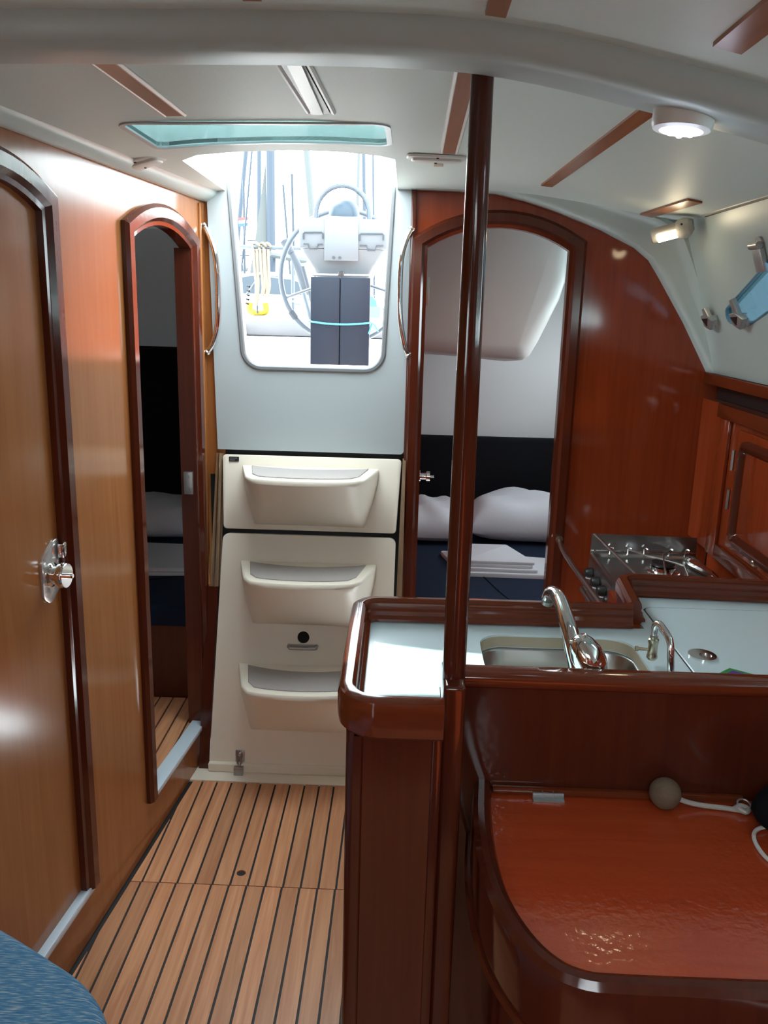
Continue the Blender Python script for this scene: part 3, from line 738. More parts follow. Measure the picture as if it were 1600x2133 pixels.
up = fillet([(-0.571, 0.787, 0), (-0.0145, 0.787, 0), (-0.003, 1.022, 0), (-0.578, 1.022, 0)], 0.012, 4, True)
link('panel', slab([p[:2] for p in up], -0.03, 0.0, LD, 0.005), M['cream'], lad)
ladder_step(0.990, lad, 0.185)
bd = link('badge', slab(rrect(-0.556, 1.000, -0.524, 1.015, 0.002, 3), 0.0, 0.002, LD), M['black'], lad)
bl = bmesh.new()
for v0, ua, ub in ((1.0105, -0.552, -0.528), (1.0045, -0.552, -0.536)):
    for q in range(6):
        w_ = (ub - ua) / 6; bm_box(bl, (ua + q * w_, v0 - 0.0012, 0.002), (ua + q * w_ + w_ * 0.6, v0 + 0.0012, 0.0026), LD)
link('badge_lettering', bl, M['alu'], bd)
eng = thing('engine_cover', (-0.31, 2.5, 0.003), 'large lower cream engine cover with two moulded steps, finger hole and handle', 'engine cover')
lo = fillet([(-0.603, 0.030, 0), (-0.020, 0.030, 0), (-0.0145, 0.772, 0), (-0.571, 0.772, 0)], [0.0, 0.0, 0.02, 0.02], 4, True)
link('panel', plate([p[:2] for p in lo], [circle(-0.304, 0.446, 0.0195, 24)], -0.03, 0.0, LD), M['cream'], eng)
kk = box((-0.604, 2.488, 0.004), (-0.018, 2.53, 0.032), ID, 0.003); link('plinth', kk, M['cream'], eng)
link('finger_hole', lathe([(0.0193, 0), (0.0193, -0.03), (0, -0.03)], LD(-0.304, 0.446, -0.001), (0, -0.985, 0.172), 24), M['dark_hole'], eng)
ladder_step(0.688, eng, 0.20); ladder_step(0.357, eng, 0.215)
hn = [(-0.350, 0.420, 0), (-0.350, 0.418, 0.014), (-0.346, 0.415, 0.020), (-0.305, 0.4145, 0.021), (-0.264, 0.415, 0.020), (-0.260, 0.418, 0.014), (-0.260, 0.420, 0)]
hb = tube(hn, 0.0052, 10, fn=LD); bm_box(hb, (-0.352, 0.408, 0.0), (-0.258, 0.424, 0.004), LD)
link('handle', hb, M['dull_steel'], eng)
lt = box((-0.517, 0.034, 0.0), (-0.487, 0.072, 0.004), LD, 0.001)
bm_box(lt, (-0.517, 2.470, 0.0036), (-0.487, 2.487, 0.030), ID, 0.001)
lathe([(0.008, 0), (0.008, 0.010), (0.005, 0.013), (0, 0.013)], LD(-0.502, 0.060, 0.003), (0, -0.985, 0.172), 14, lt)
tube([(-0.510, 0.060, 0.010), (-0.508, 0.035, 0.014), (-0.502, 0.020, 0.016), (-0.496, 0.035, 0.014), (-0.494, 0.060, 0.010)], 0.003, 8, lt, fn=LD)
link('latch', lt, M['dull_steel'], eng)
ebx = link('light_stop', box((-0.64, 2.715, 0.0), (0.05, 2.73, 1.06)), M['dark_hole'], wc)  # unseen dark sheet added behind the ladder to block light
def cleat(pts):
    return plate(pts, [], -0.045, -0.006, LD)
t6 = link('trim_6', cleat([(-0.612, 0.60), (-0.585, 0.60), (-0.580, 1.025), (-0.598, 1.025)]), M['cleat'])
struct(t6, 'worn wooden cleat along the left edge of the ladder')
link('edging', tube([(-0.596, 0.60, -0.003), (-0.588, 1.025, -0.003)], 0.004, 6, fn=LD), M['brass'], t6)
t7 = link('trim_7', cleat([(-0.012, 0.30), (0.012, 0.30), (0.010, 1.025), (0.0, 1.025)]), M['cleat'])
struct(t7, 'worn wooden cleat along the right edge of the ladder')
link('lower_cleat', cleat([(-0.640, 0.0), (-0.606, 0.0), (-0.586, 0.60), (-0.625, 0.60)]), M['mahog_dark'], t6)
# grab handles
def grab(name, pts, label):
    o = thing(name, pts[0], label, 'handle', 'curved chrome grab handles')
    link('bar', tube(pts, 0.0085, 12, smooth_n=6), M['chrome'], o)
    for k, q in ((0, pts[1]), (-1, pts[-2])):
        d = Vector(q) - Vector(pts[k]); p = Vector(pts[k])
        link('end_pad', lathe([(0.011, -0.003), (0.011, 0.003), (0.008, 0.006), (0, 0.006)], p, d, 12), M['chrome'], o)
grab('grab_handle', [(-0.625, 2.690, 1.718), (-0.606, 2.685, 1.690), (-0.588, 2.680, 1.635), (-0.581, 2.68, 1.54), (-0.585, 2.680, 1.43), (-0.602, 2.685, 1.37), (-0.621, 2.690, 1.342)], 'curved chrome grab handle left of the companionway on honey wood')
grab('grab_handle', [(0.006, 2.684, 1.722), (-0.010, 2.675, 1.69), (-0.022, 2.67, 1.64), (-0.025, 2.67, 1.56), (-0.021, 2.67, 1.46), (-0.006, 2.675, 1.38), (0.006, 2.684, 1.350)], 'curved chrome grab handle right of the companionway by mahogany post')

# ================================================================== GALLEY
post = thing('support_post', (0.0885, 1.215, 0.0), 'round varnished mahogany post rising from the galley corner to the beam', 'post')
link('shaft', lathe([(0.0178, 0.93), (0.0176, 1.2), (0.0166, 1.5), (0.0150, 1.797)], (0.0885, 1.215, 0), (0, 0, 1), 32), M['mahog_dark'], post)
link('pilaster', box((0.0715, 1.172, 0.0), (0.1055, 1.275, 0.950), ID, 0.007, 3), M['mahog_front'], post)

gal = thing('galley_cabinet', (0.3, 1.4, 0), 'dark mahogany galley cabinet carrying the sink worktop, beside the planked sole', 'cabinet')
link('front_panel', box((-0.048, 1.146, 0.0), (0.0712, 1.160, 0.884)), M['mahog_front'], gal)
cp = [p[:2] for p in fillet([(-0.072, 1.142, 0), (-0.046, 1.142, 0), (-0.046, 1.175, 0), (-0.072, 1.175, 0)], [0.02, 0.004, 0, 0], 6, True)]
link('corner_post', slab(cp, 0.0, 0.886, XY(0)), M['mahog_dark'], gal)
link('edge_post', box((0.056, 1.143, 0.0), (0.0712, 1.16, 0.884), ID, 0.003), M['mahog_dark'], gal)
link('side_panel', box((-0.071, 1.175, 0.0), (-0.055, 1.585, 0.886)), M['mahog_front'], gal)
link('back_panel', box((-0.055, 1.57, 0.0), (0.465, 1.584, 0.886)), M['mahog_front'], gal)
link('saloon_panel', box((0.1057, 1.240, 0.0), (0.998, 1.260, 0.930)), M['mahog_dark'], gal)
link('top_rail', sweep([(0.998, 1.249), (0.1057, 1.249)], roundbar(-0.022, 0.022, 0.920, 0.948, 0.0125, 5), XY(0)), M['mahog_x'], gal)
link('stove_side', box((0.463, 1.59, 0.0), (0.478, 1.80, 0.90)), M['mahog'], gal)
link('stove_front', box((0.478, 1.757, 0.0), (0.998, 1.772, 0.868)), M['mahog'], gal)

wt = thing('worktop', (0.3, 1.4, 0.872), 'white laminate galley worktop with raised mahogany fiddles around the edge', 'worktop')
wo_ = [(-0.068, 1.150), (0.0708, 1.150), (0.0708, 1.277), (0.107, 1.277), (0.107, 1.262), (0.998, 1.262), (0.998, 1.756), (0.480, 1.756), (0.480, 1.570), (-0.068, 1.570)]
SK = (0.152, 1.328, 0.437, 1.516)
lid_o = rrect(0.507, 1.280, 0.90, 1.698, 0.022, 6)
link('top', plate(wo_, [rrect(*SK, 0.05, 8), lid_o], -0.026, 0.0, XY(0.90)), M['worktop'], wt)
fprof = [(-.014, -.02), (-.014, .003), (-.021, .003), (-.021, .008), (-.015, .014), (-.0145, .022), (-.011, .026), (-.0125, .032), (-.011, .040), (-.005, .0455), (.006, .0455), (.0135, .041), (.0165, .032), (.0165, .000), (.0145, -.012), (.010, -.017), (-.005, -.019)]
fp = [p[:2] for p in fillet([(0.0712, 1.140, 0), (-0.071, 1.140, 0), (-0.073, 1.574, 0), (0.456, 1.582, 0)], [0, 0.05, 0.035, 0], 8)]
link('fiddle', sweep(fp, fprof, XY(0.90)), M['mahog_x'], wt)
fp = [p[:2] for p in fillet([(0.468, 1.600, 0), (0.484, 1.778, 0), (0.998, 1.752, 0)], [0, 0.03, 0], 8)]
link('fiddle', sweep(fp, fprof, XY(0.90)), M['mahog_x'], wt)
fl = box((-0.06, 1.142, 0.880), (0.0712, 1.150, 0.9)); link('fiddle_backing', fl, M['mahog_x'], wt)
we = bmesh.new()
for o, a, b in ((rrect(*SK, 0.05, 8), -0.0245, -0.004),): sweep(o[::-1], [(-0.0008, a), (-0.0008, b), (0.0015, b), (0.0015, a)], XY(0.90), True, we)
link('worn_edge', we, M['cream_edge'], wt)

sink = thing('sink', (0.295, 1.422, 0.74), 'rectangular stainless steel sink sunk into the white worktop', 'sink')
rg = []
for ins, z in ((-0.012, 0.8735), (0.001, 0.8735), (0.004, 0.870), (0.008, 0.80), (0.014, 0.765), (0.03, 0.748), (0.06, 0.742), (0.085, 0.740)):
    r = max(0.008, 0.05 - ins * 0.2)
    rg.append([(x, y, z) for x, y in rrect(SK[0] + ins, SK[1] + ins, SK[2] - ins, SK[3] - ins, r, 8)])
b = bmesh.new(); V = [[b.verts.new(p) for p in r] for r in rg]
for r0, r1 in zip(V, V[1:]):
    for j in range(len(r0)): b.faces.new((r0[j], r0[(j + 1) % len(r0)], r1[(j + 1) % len(r0)], r1[j]))
b.faces.new(V[-1]); link('bowl', b, M['steel'], sink, sharp=50)
link('drain', lathe([(0.022, 0), (0.022, 0.002), (0.014, 0.002), (0.012, 0.0005), (0, 0.0005)], (0.295, 1.422, 0.7405), (0, 0, 1), 20), M['dull_steel'], sink)

fa = thing('faucet', (0.318, 1.285, 0.90), 'chunky chrome mixer tap with its spout rising over the sink', 'faucet')
link('base', lathe([(0.025, 0), (0.025, 0.008), (0.022, 0.014), (0.020, 0.03), (0.021, 0.04), (0, 0.045)], (0.318, 1.300, 0.90), (0, 0, 1), 28), M['chrome'], fa)
bd = bmesh.new()
A = Vector((0.330, 1.288, 0.916)); B = Vector((0.293, 1.312, 0.984)); ax = (B - A).normalized()
lathe([(0.001, -0.004), (0.014, 0.0), (0.023, 0.012), (0.0275, 0.030), (0.0265, 0.050), (0.021, 0.066), (0.0135, 0.077), (0.006, 0.081), (0.001, 0.082)], A, ax, 28, bd)
link('body', bd, M['chrome'], fa, sharp=60)
rs = bmesh.new()
for k in range(11):
    a = math.pi * (k / 10 - 0.5); q = ax.orthogonal().normalized(); s = ax.cross(q)
    c = A + ax * 0.0745 + (q * math.cos(2 * math.pi * k / 11) + s * math.sin(2 * math.pi * k / 11)) * 0.0135
    bmesh.ops.create_uvsphere(rs, u_segments=8, v_segments=6, radius=0.0032, matrix=Matrix.Translation(c))
link('grip_beads', rs, M['dull_steel'], fa, sharp=60)
sp = tube([(0.300, 1.298, 0.918), (0.293, 1.315, 0.950), (0.285, 1.34, 0.985), (0.279, 1.385, 1.010), (0.273, 1.415, 1.018), (0.268, 1.432, 1.013), (0.266, 1.438, 1.002)], [0.0165, 0.0155, 0.014, 0.013, 0.0125, 0.0125, 0.0125], 18, smooth_n=5)
s_ = link('spout', sp, M['chrome'], fa, sharp=60)
link('aerator', lathe([(0.0105, 0), (0.0105, 0.008), (0.008, 0.009), (0, 0.009)], (0.2655, 1.440, 0.998), (-0.1, 0.35, -1), 16), M['dull_steel'], s_)

pt = thing('pump_spout', (0.462, 1.345, 0.90), 'thin bent chrome water spout with a hose nipple, right of the sink', 'spout')
link('pipe', tube([(0.462, 1.340, 0.898), (0.4605, 1.345, 0.935), (0.459, 1.355, 0.962), (0.453, 1.380, 0.975), (0.449, 1.392, 0.978), (0.446, 1.397, 0.972), (0.4455, 1.398, 0.955)], 0.0062, 12, smooth_n=5), M['chrome'], pt)
link('flange', lathe([(0.012, 0), (0.012, 0.003), (0.008, 0.006), (0, 0.006)], (0.462, 1.340, 0.90), (0, 0, 1), 18), M['chrome'], pt)
nz = lathe([(0.007, 0), (0.007, 0.004), (0.0095, 0.006), (0.0095, 0.012), (0.0085, 0.014), (0.0085, 0.034), (0.0095, 0.036), (0.0095, 0.040), (0.0065, 0.044), (0, 0.044)], (0.4455, 1.398, 0.953), (0, 0, -1), 12)
tube([(0.4455, 1.398, 0.927), (0.421, 1.400, 0.928)], 0.003, 8, nz); lathe([(0.0045, 0), (0.0045, 0.005), (0, 0.005)], (0.421, 1.400, 0.928), (-1, 0, 0), 10, nz)
link('nozzle', nz, M['brass'], pt)

ld = thing('cool_box_lid', (0.70, 1.48, 0.874), 'white lid let into the right worktop, outlined by a dark groove', 'lid')
link('panel', slab(inset(lid_o, 0.0042), -0.020, 0.0005, XY(0.90), 0.001, 1), M['worktop'], ld)
link('groove', sweep(lid_o, [(-0.002, -0.022), (-0.002, -0.0016), (0.0055, -0.0016), (0.0055, -0.022)], XY(0.90), True), M['black'], ld)
rp = plate(circle(0.5485, 1.441, 0.0245, 28, 0.027), [circle(0.5535, 1.438, 0.011, 20, 0.011)], 0.0, 0.0035, XY(0.9005)); link('lift_ring', rp, M['chrome'], ld)
link('ring_well', slab(circle(0.5535, 1.438, 0.011, 20), 0, 0.0008, XY(0.9005)), M['dull_steel'], ld)
sk_ = thing('sticker', (0.572, 1.345, 0.901), 'green and purple diamond-shaped sticker lying by the rail on the white lid', 'sticker')
dm = [(0.520, 1.338), (0.560, 1.300), (0.615, 1.310), (0.628, 1.354), (0.579, 1.390)]
link('border', slab(dm, 0.0, 0.0010, XY(0.9008)), M['green'], sk_)
im = inset(dm, 0.009); link('field', slab(im, 0.0, 0.0004, XY(0.9019)), M['purple'], sk_)
link('script', tube([(0.553, 1.352, .9026), (0.558, 1.362, .9026), (0.562, 1.352, .9026), (0.567, 1.361, .9026), (0.571, 1.353, .9026)], 0.0012, 5, smooth_n=4), M['white'], sk_)
link('script', tube([(0.581, 1.352, .9026), (0.590, 1.362, .9026), (0.594, 1.352, .9026), (0.586, 1.346, .9026)], 0.0012, 5, smooth_n=4), M['white'], sk_)

# ---- cooker
st = thing('cooker', (0.76, 2.35, 0.25), 'stainless steel gas cooker with one burner against the right bulkhead', 'cooker')
link('body', box((0.598, 1.95, 0.25), (0.925, 2.60, 0.742), ID, 0.004), M['dull_steel'], st)
tp = [(x, y, z) for x, y, z in ()]
hobr = []
for ins, z in ((0.0, 0.742), (0.0, 0.756), (0.006, 0.759), (0.014, 0.756), (0.02, 0.748), (0.10, 0.747)):
    hobr.append([(x, y, z) for x, y in rrect(0.598 + ins, 1.95 + ins, 0.925 - ins, 2.60 - ins, 0.02, 5)])
b = bmesh.new(); V = [[b.verts.new(p) for p in r] for r in hobr]
for r0, r1 in zip(V, V[1:]):
    for j in range(len(r0)): b.faces.new((r0[j], r0[(j + 1) % len(r0)], r1[(j + 1) % len(r0)], r1[j]))
b.faces.new(V[-1]); link('hob', b, M['steel'], st)
bp_ = plate([(0.601, 0.754), (0.932, 0.754), (0.929, 0.815), (0.601, 0.818)], [], 0.0, 0.003, XZ(2.6005)); link('backsplash', bp_, M['steel'], st)
link('lip', tube([(0.600, 2.597, 0.764), (0.930, 2.597, 0.764)], 0.0035, 8), M['chrome'], st)
for x in (0.658, 0.714, 0.764, 0.842, 0.893):
    link('clip', tube([(x, 2.585, 0.756), (x, 2.585, 0.776), (x + 0.004, 2.583, 0.781), (x + 0.009, 2.575, 0.778)], 0.0028, 6), M['chrome'], st)
bn = lathe([(0.052, 0), (0.052, 0.004), (0.040, 0.006), (0.038, 0.016), (0.030, 0.018), (0, 0.018)], (0.785, 2.45, 0.748), (0, 0, 1), 28); br = link('burner', bn, M['chrome'], st)
link('burner_cap', lathe([(0.034, 0.0), (0.036, 0.004), (0.034, 0.009), (0.02, 0.010), (0, 0.010)], (0.785, 2.45, 0.767), (0, 0, 1), 24), M['black'], br)
bn = lathe([(0.052, 0), (0.052, 0.004), (0.040, 0.006), (0.038, 0.016), (0.030, 0.018), (0, 0.018)], (0.745, 2.14, 0.748), (0, 0, 1), 28); br = link('burner', bn, M['chrome'], st)
link('burner_cap', lathe([(0.034, 0.0), (0.036, 0.004), (0.034, 0.009), (0.02, 0.010), (0, 0.010)], (0.745, 2.14, 0.767), (0, 0, 1), 24), M['black'], br)
link('pan_support', tube([(0.845, 2.575, 0.777), (0.805, 2.52, 0.782), (0.785, 2.45, 0.783), (0.765, 2.37, 0.782), (0.764, 2.33, 0.76)], 0.003, 6), M['dull_steel'], st)
link('pan_support', tube([(0.714, 2.575, 0.777), (0.74, 2.50, 0.782), (0.785, 2.45, 0.783), (0.83, 2.40, 0.782), (0.835, 2.37, 0.76)], 0.003, 6), M['dull_steel'], st)
link('side_rim', tube([(0.905, 2.56, 0.758), (0.885, 2.50, 0.762), (0.905, 2.40, 0.762), (0.912, 2.32, 0.76)], [0.006, 0.016, 0.012, 0.005], 10, smooth_n=4), M['chrome'], st)
for y in (2.53, 2.44, 2.36, 2.27):
    kb = lathe([(0.016, 0), (0.019, 0.004), (0.017, 0.020), (0.014, 0.024), (0, 0.024)], (0.598, y, 0.708), (-1, 0, 0), 18); link('knob', kb, M['black'], st)
link('door_bar', tube([(0.560, 2.50, 0.67), (0.560, 2.00, 0.67)], 0.007, 10), M['steel'], st)
for y in (2.5, 2.0): link('bar_stub', tube([(0.600, y, 0.67), (0.560, y, 0.67)], 0.006, 8), M['steel'], st)
link('fiddle_bar', tube([(0.608, 2.592, 0.818), (0.645, 2.48, 0.79), (0.684, 2.36, 0.762)], 0.0045, 8), M['steel'], st)
cb = thing('crash_bar', (0.515, 2.35, 0.73), 'polished steel crash bar in front of the cooker, fixed to the bulkhead', 'bar')
link('bar', tube([(0.512, 2.690, 0.782), (0.516, 2.55, 0.757), (0.530, 2.10, 0.752), (0.530, 1.775, 0.752)], 0.008, 12, smooth_n=5), M['steel'], cb)
link('bracket', lathe([(0.020, 0), (0.020, 0.010), (0.013, 0.016), (0.012, 0.04), (0, 0.042)], (0.512, 2.699, 0.784), (0, -1, -0.1), 16), M['brass'], cb)

# ---- lockers along the right side
lk = thing('wall_locker', (0.96, 2.0, 0.80), 'mahogany wall locker with a framed door above the cooker', 'locker')
link('carcass', box((0.932, 1.20, 0.80), (0.999, 2.695, 1.242)), M['mahog'], lk)
FX = YZ(0.932, -1)
link('face_rail', box((1.20, 1.205, 0.0), (2.52, 1.245, 0.016), FX, 0.004), M['mahog_y'], lk)
link('face_stile', box((2.43, 0.80, 0.0), (2.50, 1.205, 0.012), FX, 0.003), M['mahog'], lk)
link('face_rail', box((1.20, 0.80, 0.0), (2.43, 0.845, 0.012), FX, 0.003), M['mahog_y'], lk)
dr = link('door', box((1.70, 0.868, 0.012), (2.315, 1.196, 0.026), FX, 0.004), M['mahog'], lk)
pth = [(1.735, 0.905), (2.262, 0.905), (2.262, 1.155), (1.735, 1.155)]
link('door_moulding', sweep([p[:2] for p in fillet([(a, b, 0) for a, b in pth], 0.02, 4, True)], [(-0.020, 0.0), (-0.018, 0.010), (-0.006, 0.014), (0.008, 0.008), (0.014, 0.0)], lambda u, v, w: FX(u, v, w + 0.025), True), M['mahog_dark'], dr)
for z in (1.11, 1.00):
    link('hinge', tube([(0.902, 2.322, z - 0.028), (0.902, 2.322, z + 0.028)], 0.005, 8), M['dull_steel'], dr)
link('turn_button', lathe([(0.010, 0), (0.010, 0.008), (0.006, 0.012), (0, 0.012)], FX(2.10, 0.885, 0.026), (-1, 0, 0), 14), M['brass'], dr)
shf = thing('side_shelf', (0.965, 2.0, 1.25), 'long mahogany shelf lip under the portlight, over a recess blacked in as shade', 'shelf')
link('lip', box((0.926, 1.2, 1.288), (0.945, 2.69, 1.322), ID, 0.005), M['mahog_y'], shf)
link('recess', box((0.972, 1.2, 1.243), (0.998, 2.69, 1.294)), M['black'], shf)  # black block stands in for the shade inside the open shelf

# ================================================================== CHART TABLE
tb_ = thing('chart_table', (0.5, 1.0, 0.66), 'red-brown varnished chart table with hinged lid and rounded dark rail', 'table')
inner = [(0.160, 1.238), (0.151, 1.141), (0.150, 1.05), (0.157, 0.972), (0.174, 0.911), (0.197, 0.868), (0.226, 0.845), (0.276, 0.840), (0.45, 0.840), (1.0, 0.840)]
inn = [(p.x, p.y) for p in catmull([Vector((a, b, 0)) for a, b in inner], 4)]
lid_pts = [(1.0, 1.2385)] + inn
link('lid', plate(lid_pts, [], -0.016, 0.0, lambda u, v, w: (u, v, 0.7385 + 0.034 * (1.238 - v) + w)), M['mahog_table'], tb_)
path = inn
rp_ = [(-0.030, -0.085), (-0.030, -0.012), (-0.028, 0.002), (-0.021, 0.010), (-0.012, 0.012), (-0.004, 0.008), (0.0, 0.000), (0.0, -0.085)]
# travel is clockwise seen from above near the corner: outside of the table lies to the right of travel
link('rail', sweep(path, rp_, XY(0.749)), M['mahog_dark'], tb_)
link('apron_bead', sweep(path, [(-0.033, -0.078), (-0.037, -0.084), (-0.033, -0.090), (-0.02, -0.090), (-0.02, -0.078)], XY(0.742)), M['mahog_front'], tb_)
link('apron', plate([(1.0, 1.2385)] + inn, [], -0.30, -0.09, XY(0.742)), M['mahog_front'], tb_)
link('hinge_strip', box((0.1605, 1.227, 0.7408), (0.56, 1.2388, 0.752), ID, 0.002), M['mahog_x'], tb_)
hg = tube([(0.224, 1.222, 0.7455), (0.273, 1.222, 0.7455)], 0.0042, 10)
bm_box(hg, (0.224, 1.210, 0.7398), (0.273, 1.222, 0.7425), ID)
for q in (0.240, 0.257): bm_box(hg, (q - 0.0006, 1.2175, 0.7405), (q + 0.0006, 1.2265, 0.7505), ID)
link('hinge', hg, M['alu'], tb_)

kf = thing('float_key_ring', (0.425, 1.205, 0.741), 'round cork float with a short white cord, lying on the chart table', 'float')
cb_ = bmesh.new(); bmesh.ops.create_icosphere(cb_, subdivisions=4, radius=0.0245, matrix=Matrix.Translation((0.4285, 1.2085, 0.7648)))
import mathutils.noise as mn
for v in cb_.verts:
    c = v.co - Vector((0.4285, 1.2085, 0.7648)); v.co += c.normalized() * (mn.noise(v.co * 90) * 0.0007 - max(0, mn.noise(v.co * 160) - 0.4) * 0.003)
link('cork_ball', cb_, M['cork'], kf, sharp=60)
link('cord', tube([(0.449, 1.208, 0.757), (0.466, 1.209, 0.750), (0.49, 1.209, 0.7455), (0.52, 1.206, 0.7445), (0.548, 1.200, 0.7445)], 0.0040, 10, smooth_n=5), M['cord'], kf)
kt = tube([(0.536, 1.200, 0.747), (0.548, 1.208, 0.748), (0.558, 1.201, 0.747), (0.550, 1.194, 0.746), (0.540, 1.199, 0.750)], 0.0042, 8, smooth_n=4); link('knot', kt, M['cord'], kf)
link('ring', tube([(0.556 + 0.010 * math.cos(a), 1.214 + 0.010 * math.sin(a), 0.747 + 0.003 * math.sin(a)) for a in [k * math.pi / 8 for k in range(16)]], 0.0016, 6, closed=True), M['silvercord'], kf)
bg = bmesh.new(); bmesh.ops.create_uvsphere(bg, u_segments=28, v_segments=18, radius=1.0)
for v in bg.verts:
    k = mn.noise(v.co * 2.3) * 0.12
    v.co = Vector((0.662 + v.co.x * 0.118 * (1 + k * .5), 1.152 + v.co.y * 0.070 * (1 + k * .5), 0.7385 + max(0.0, (v.co.z + 0.75)) * 0.050 * (1 + k)))
bgt = thing('pouch', (0.668, 1.15, 0.741), 'black soft pouch on the chart table at the right edge', 'pouch')
link('body', bg, M['black_fab'], bgt, sharp=60)
link('zip', tube([(0.60, 1.125, 0.806), (0.66, 1.115, 0.823), (0.73, 1.125, 0.812)], 0.002, 6, smooth_n=4), M['dull_steel'], bgt)
wcb = thing('charging_cable', (0.54, 1.09, 0.741), 'thin white cable looping out from the black pouch on the table', 'cable')
link('lead', tube([(0.600, 1.135, 0.750), (0.578, 1.152, 0.749), (0.556, 1.151, 0.747), (0.541, 1.136, 0.746), (0.534, 1.105, 0.7465), (0.540, 1.065, 0.748), (0.575, 1.02, 0.7495), (0.64, 0.97, 0.7512)], 0.0031, 10, smooth_n=6), M['white_pl'], wcb)
link('plug', tube([(0.600, 1.135, 0.750), (0.583, 1.149, 0.7492)], 0.0052, 10), M['white_pl'], wcb)

# ================================================================== SEAT CUSHION
sc2 = thing('seat_cushion', (-0.6, 0.9, 0.33), 'blue woven settee cushion with a rounded corner, bottom left', 'cushion')
cpts = [(-0.790, 0.2), (-0.37, 0.2), (-0.372, 0.86), (-0.395, 1.00), (-0.455, 1.085), (-0.545, 1.145), (-0.66, 1.21), (-0.755, 1.255)]
cc = [(p.x, p.y) for p in catmull([Vector((a, b, 0)) for a, b in cpts[1:]], 5)]
link('cover', slab([cpts[0]] + cc, 0.0, 0.155, XY(0.33), 0.030, 5), M['blue_fab'], sc2, sharp=50)
link('piping', tube([(a, b, 0.458) for a, b in inset([cpts[0]] + cc, 0.004)[1:]], 0.004, 6), M['blue_fab'], sc2)
sbx = link('settee_base', slab(inset([cpts[0]] + cc, 0.03), 0.0, 0.328, XY(0.001)), M['mahog_dark']); tag(sbx, 'mahogany settee base under the blue cushion, bottom left', 'settee')

# ================================================================== LAMPS AND FITTINGS
pk = thing('puck_light', (0.325, 1.115, 1.71), 'round white puck light with blue-white LEDs on the ceiling by the beam', 'lamp')
pax = Vector((-0.10, -0.03, -1)).normalized(); po = Vector((0.326, 1.116, 1.742)); PKS = 0.72
sc_p = lambda pr: [(r * PKS, h * PKS) for r, h in pr]
link('housing', lathe(sc_p([(0.049, -0.012), (0.0505, 0.010), (0.0505, 0.032), (0.047, 0.040), (0.036, 0.0425), (0.035, 0.039), (0, 0.039)]), po, pax, 36), M['white_pl'], pk)
link('lens', lathe(sc_p([(0.0335, 0.0395), (0.031, 0.0435), (0.018, 0.046), (0, 0.0465)]), po, pax, 28), M['led'], pk)
q = pax.orthogonal().normalized(); s = pax.cross(q)
for k in range(5):
    a = k * 2 * math.pi / 5; c = po + pax * 0.0455 * PKS + (q * math.cos(a) + s * math.sin(a)) * 0.017 * PKS
    link('diode', lathe([(0.004, 0), (0.003, 0.002), (0, 0.003)], c, pax, 10), emit('led_core', (0.9, 0.93, 1, 1), 6) if k == 0 else bpy.data.materials['led_core'], pk)
link('pull_tab', box((0.358, 1.105, 1.722), (0.378, 1.116, 1.730), ID, 0.002), M['grey_pl'], pk)
pl = bpy.data.lights.new('puck_lamp', 'POINT'); plo = bpy.data.objects.new('puck_lamp', pl); COL.objects.link(plo); plo.location = po + pax * 0.05
pl.energy = 0.10; pl.color = (0.75, 0.82, 1.0); pl.shadow_soft_size = 0.03

rl = thing('reading_lamp', (0.72, 2.47, 1.71), 'small grey tube reading lamp glowing warm on the white cabin side', 'lamp')
A = Vector((0.672, 2.500, 1.702)); B = Vector((0.757, 2.455, 1.726)); d = (B - A).normalized()
upv = Vector((0.35, -0.25, 0.9)); upv = (upv - d * upv.dot(d)).normalized(); nv = d.cross(upv)
def local(u, v, w): return A + d * u + upv * v + nv * w
L_ = (B - A).length
if nv.y > 0: nv = -nv
# body: half tube along the axis, open lens below
def halfsec(r, a0, a1, n=10): return [(r * math.cos(a0 + (a1 - a0) * k / n), r * math.sin(a0 + (a1 - a0) * k / n)) for k in range(n + 1)]
secs = []
for u, r in ((0.0, 0.017), (0.004, 0.020), (0.05, 0.0205), (L_ - 0.03, 0.0205)):
    secs.append([local(u, y, x) for x, y in halfsec(r, 0, 2 * math.pi * 15 / 16, 15)])
link('tube_housing', loft(secs), M['grey_pl'], rl)
capb = []
for u, r in ((L_ - 0.030, 0.021), (L_ - 0.022, 0.025), (L_ - 0.008, 0.026), (L_ + 0.004, 0.022), (L_ + 0.012, 0.012)):
    capb.append([local(u, y * 1.05, x) for x, y in halfsec(r, 0, 2 * math.pi * 15 / 16, 15)])
link('end_cap', loft(capb), M['grey_pl'], rl)
link('switch', lathe([(0.003, 0), (0.003, 0.003), (0, 0.003)], local(L_ - 0.012, 0.010, 0.024), nv, 10), M['black'], rl)
ln = []
for u in (0.018, L_ - 0.030):
    ln.append([local(u, y, x) for x, y in ((0.0215 * math.cos(t), 0.0215 * math.sin(t)) for t in [math.radians(-75 + 15 * k) for k in range(6)])] + [local(u, -0.010, 0.006)])
link('lens', loft(ln), M['warm'], rl)
link('mount', slab(rrect(-0.005, -0.012, L_ + 0.01, 0.022, 0.006, 4), -0.034, -0.014, lambda u, v, w: local(u, v, w)), M['grey_pl'], rl)
pl = bpy.data.lights.new('reading_lamp_light', 'POINT'); plo = bpy.data.objects.new('reading_lamp_light', pl); COL.objects.link(plo)
plo.location = local(L_ * 0.4, -0.022, 0.040); pl.energy = 0.10; pl.color = (1.0, 0.80, 0.50); pl.shadow_soft_size = 0.02

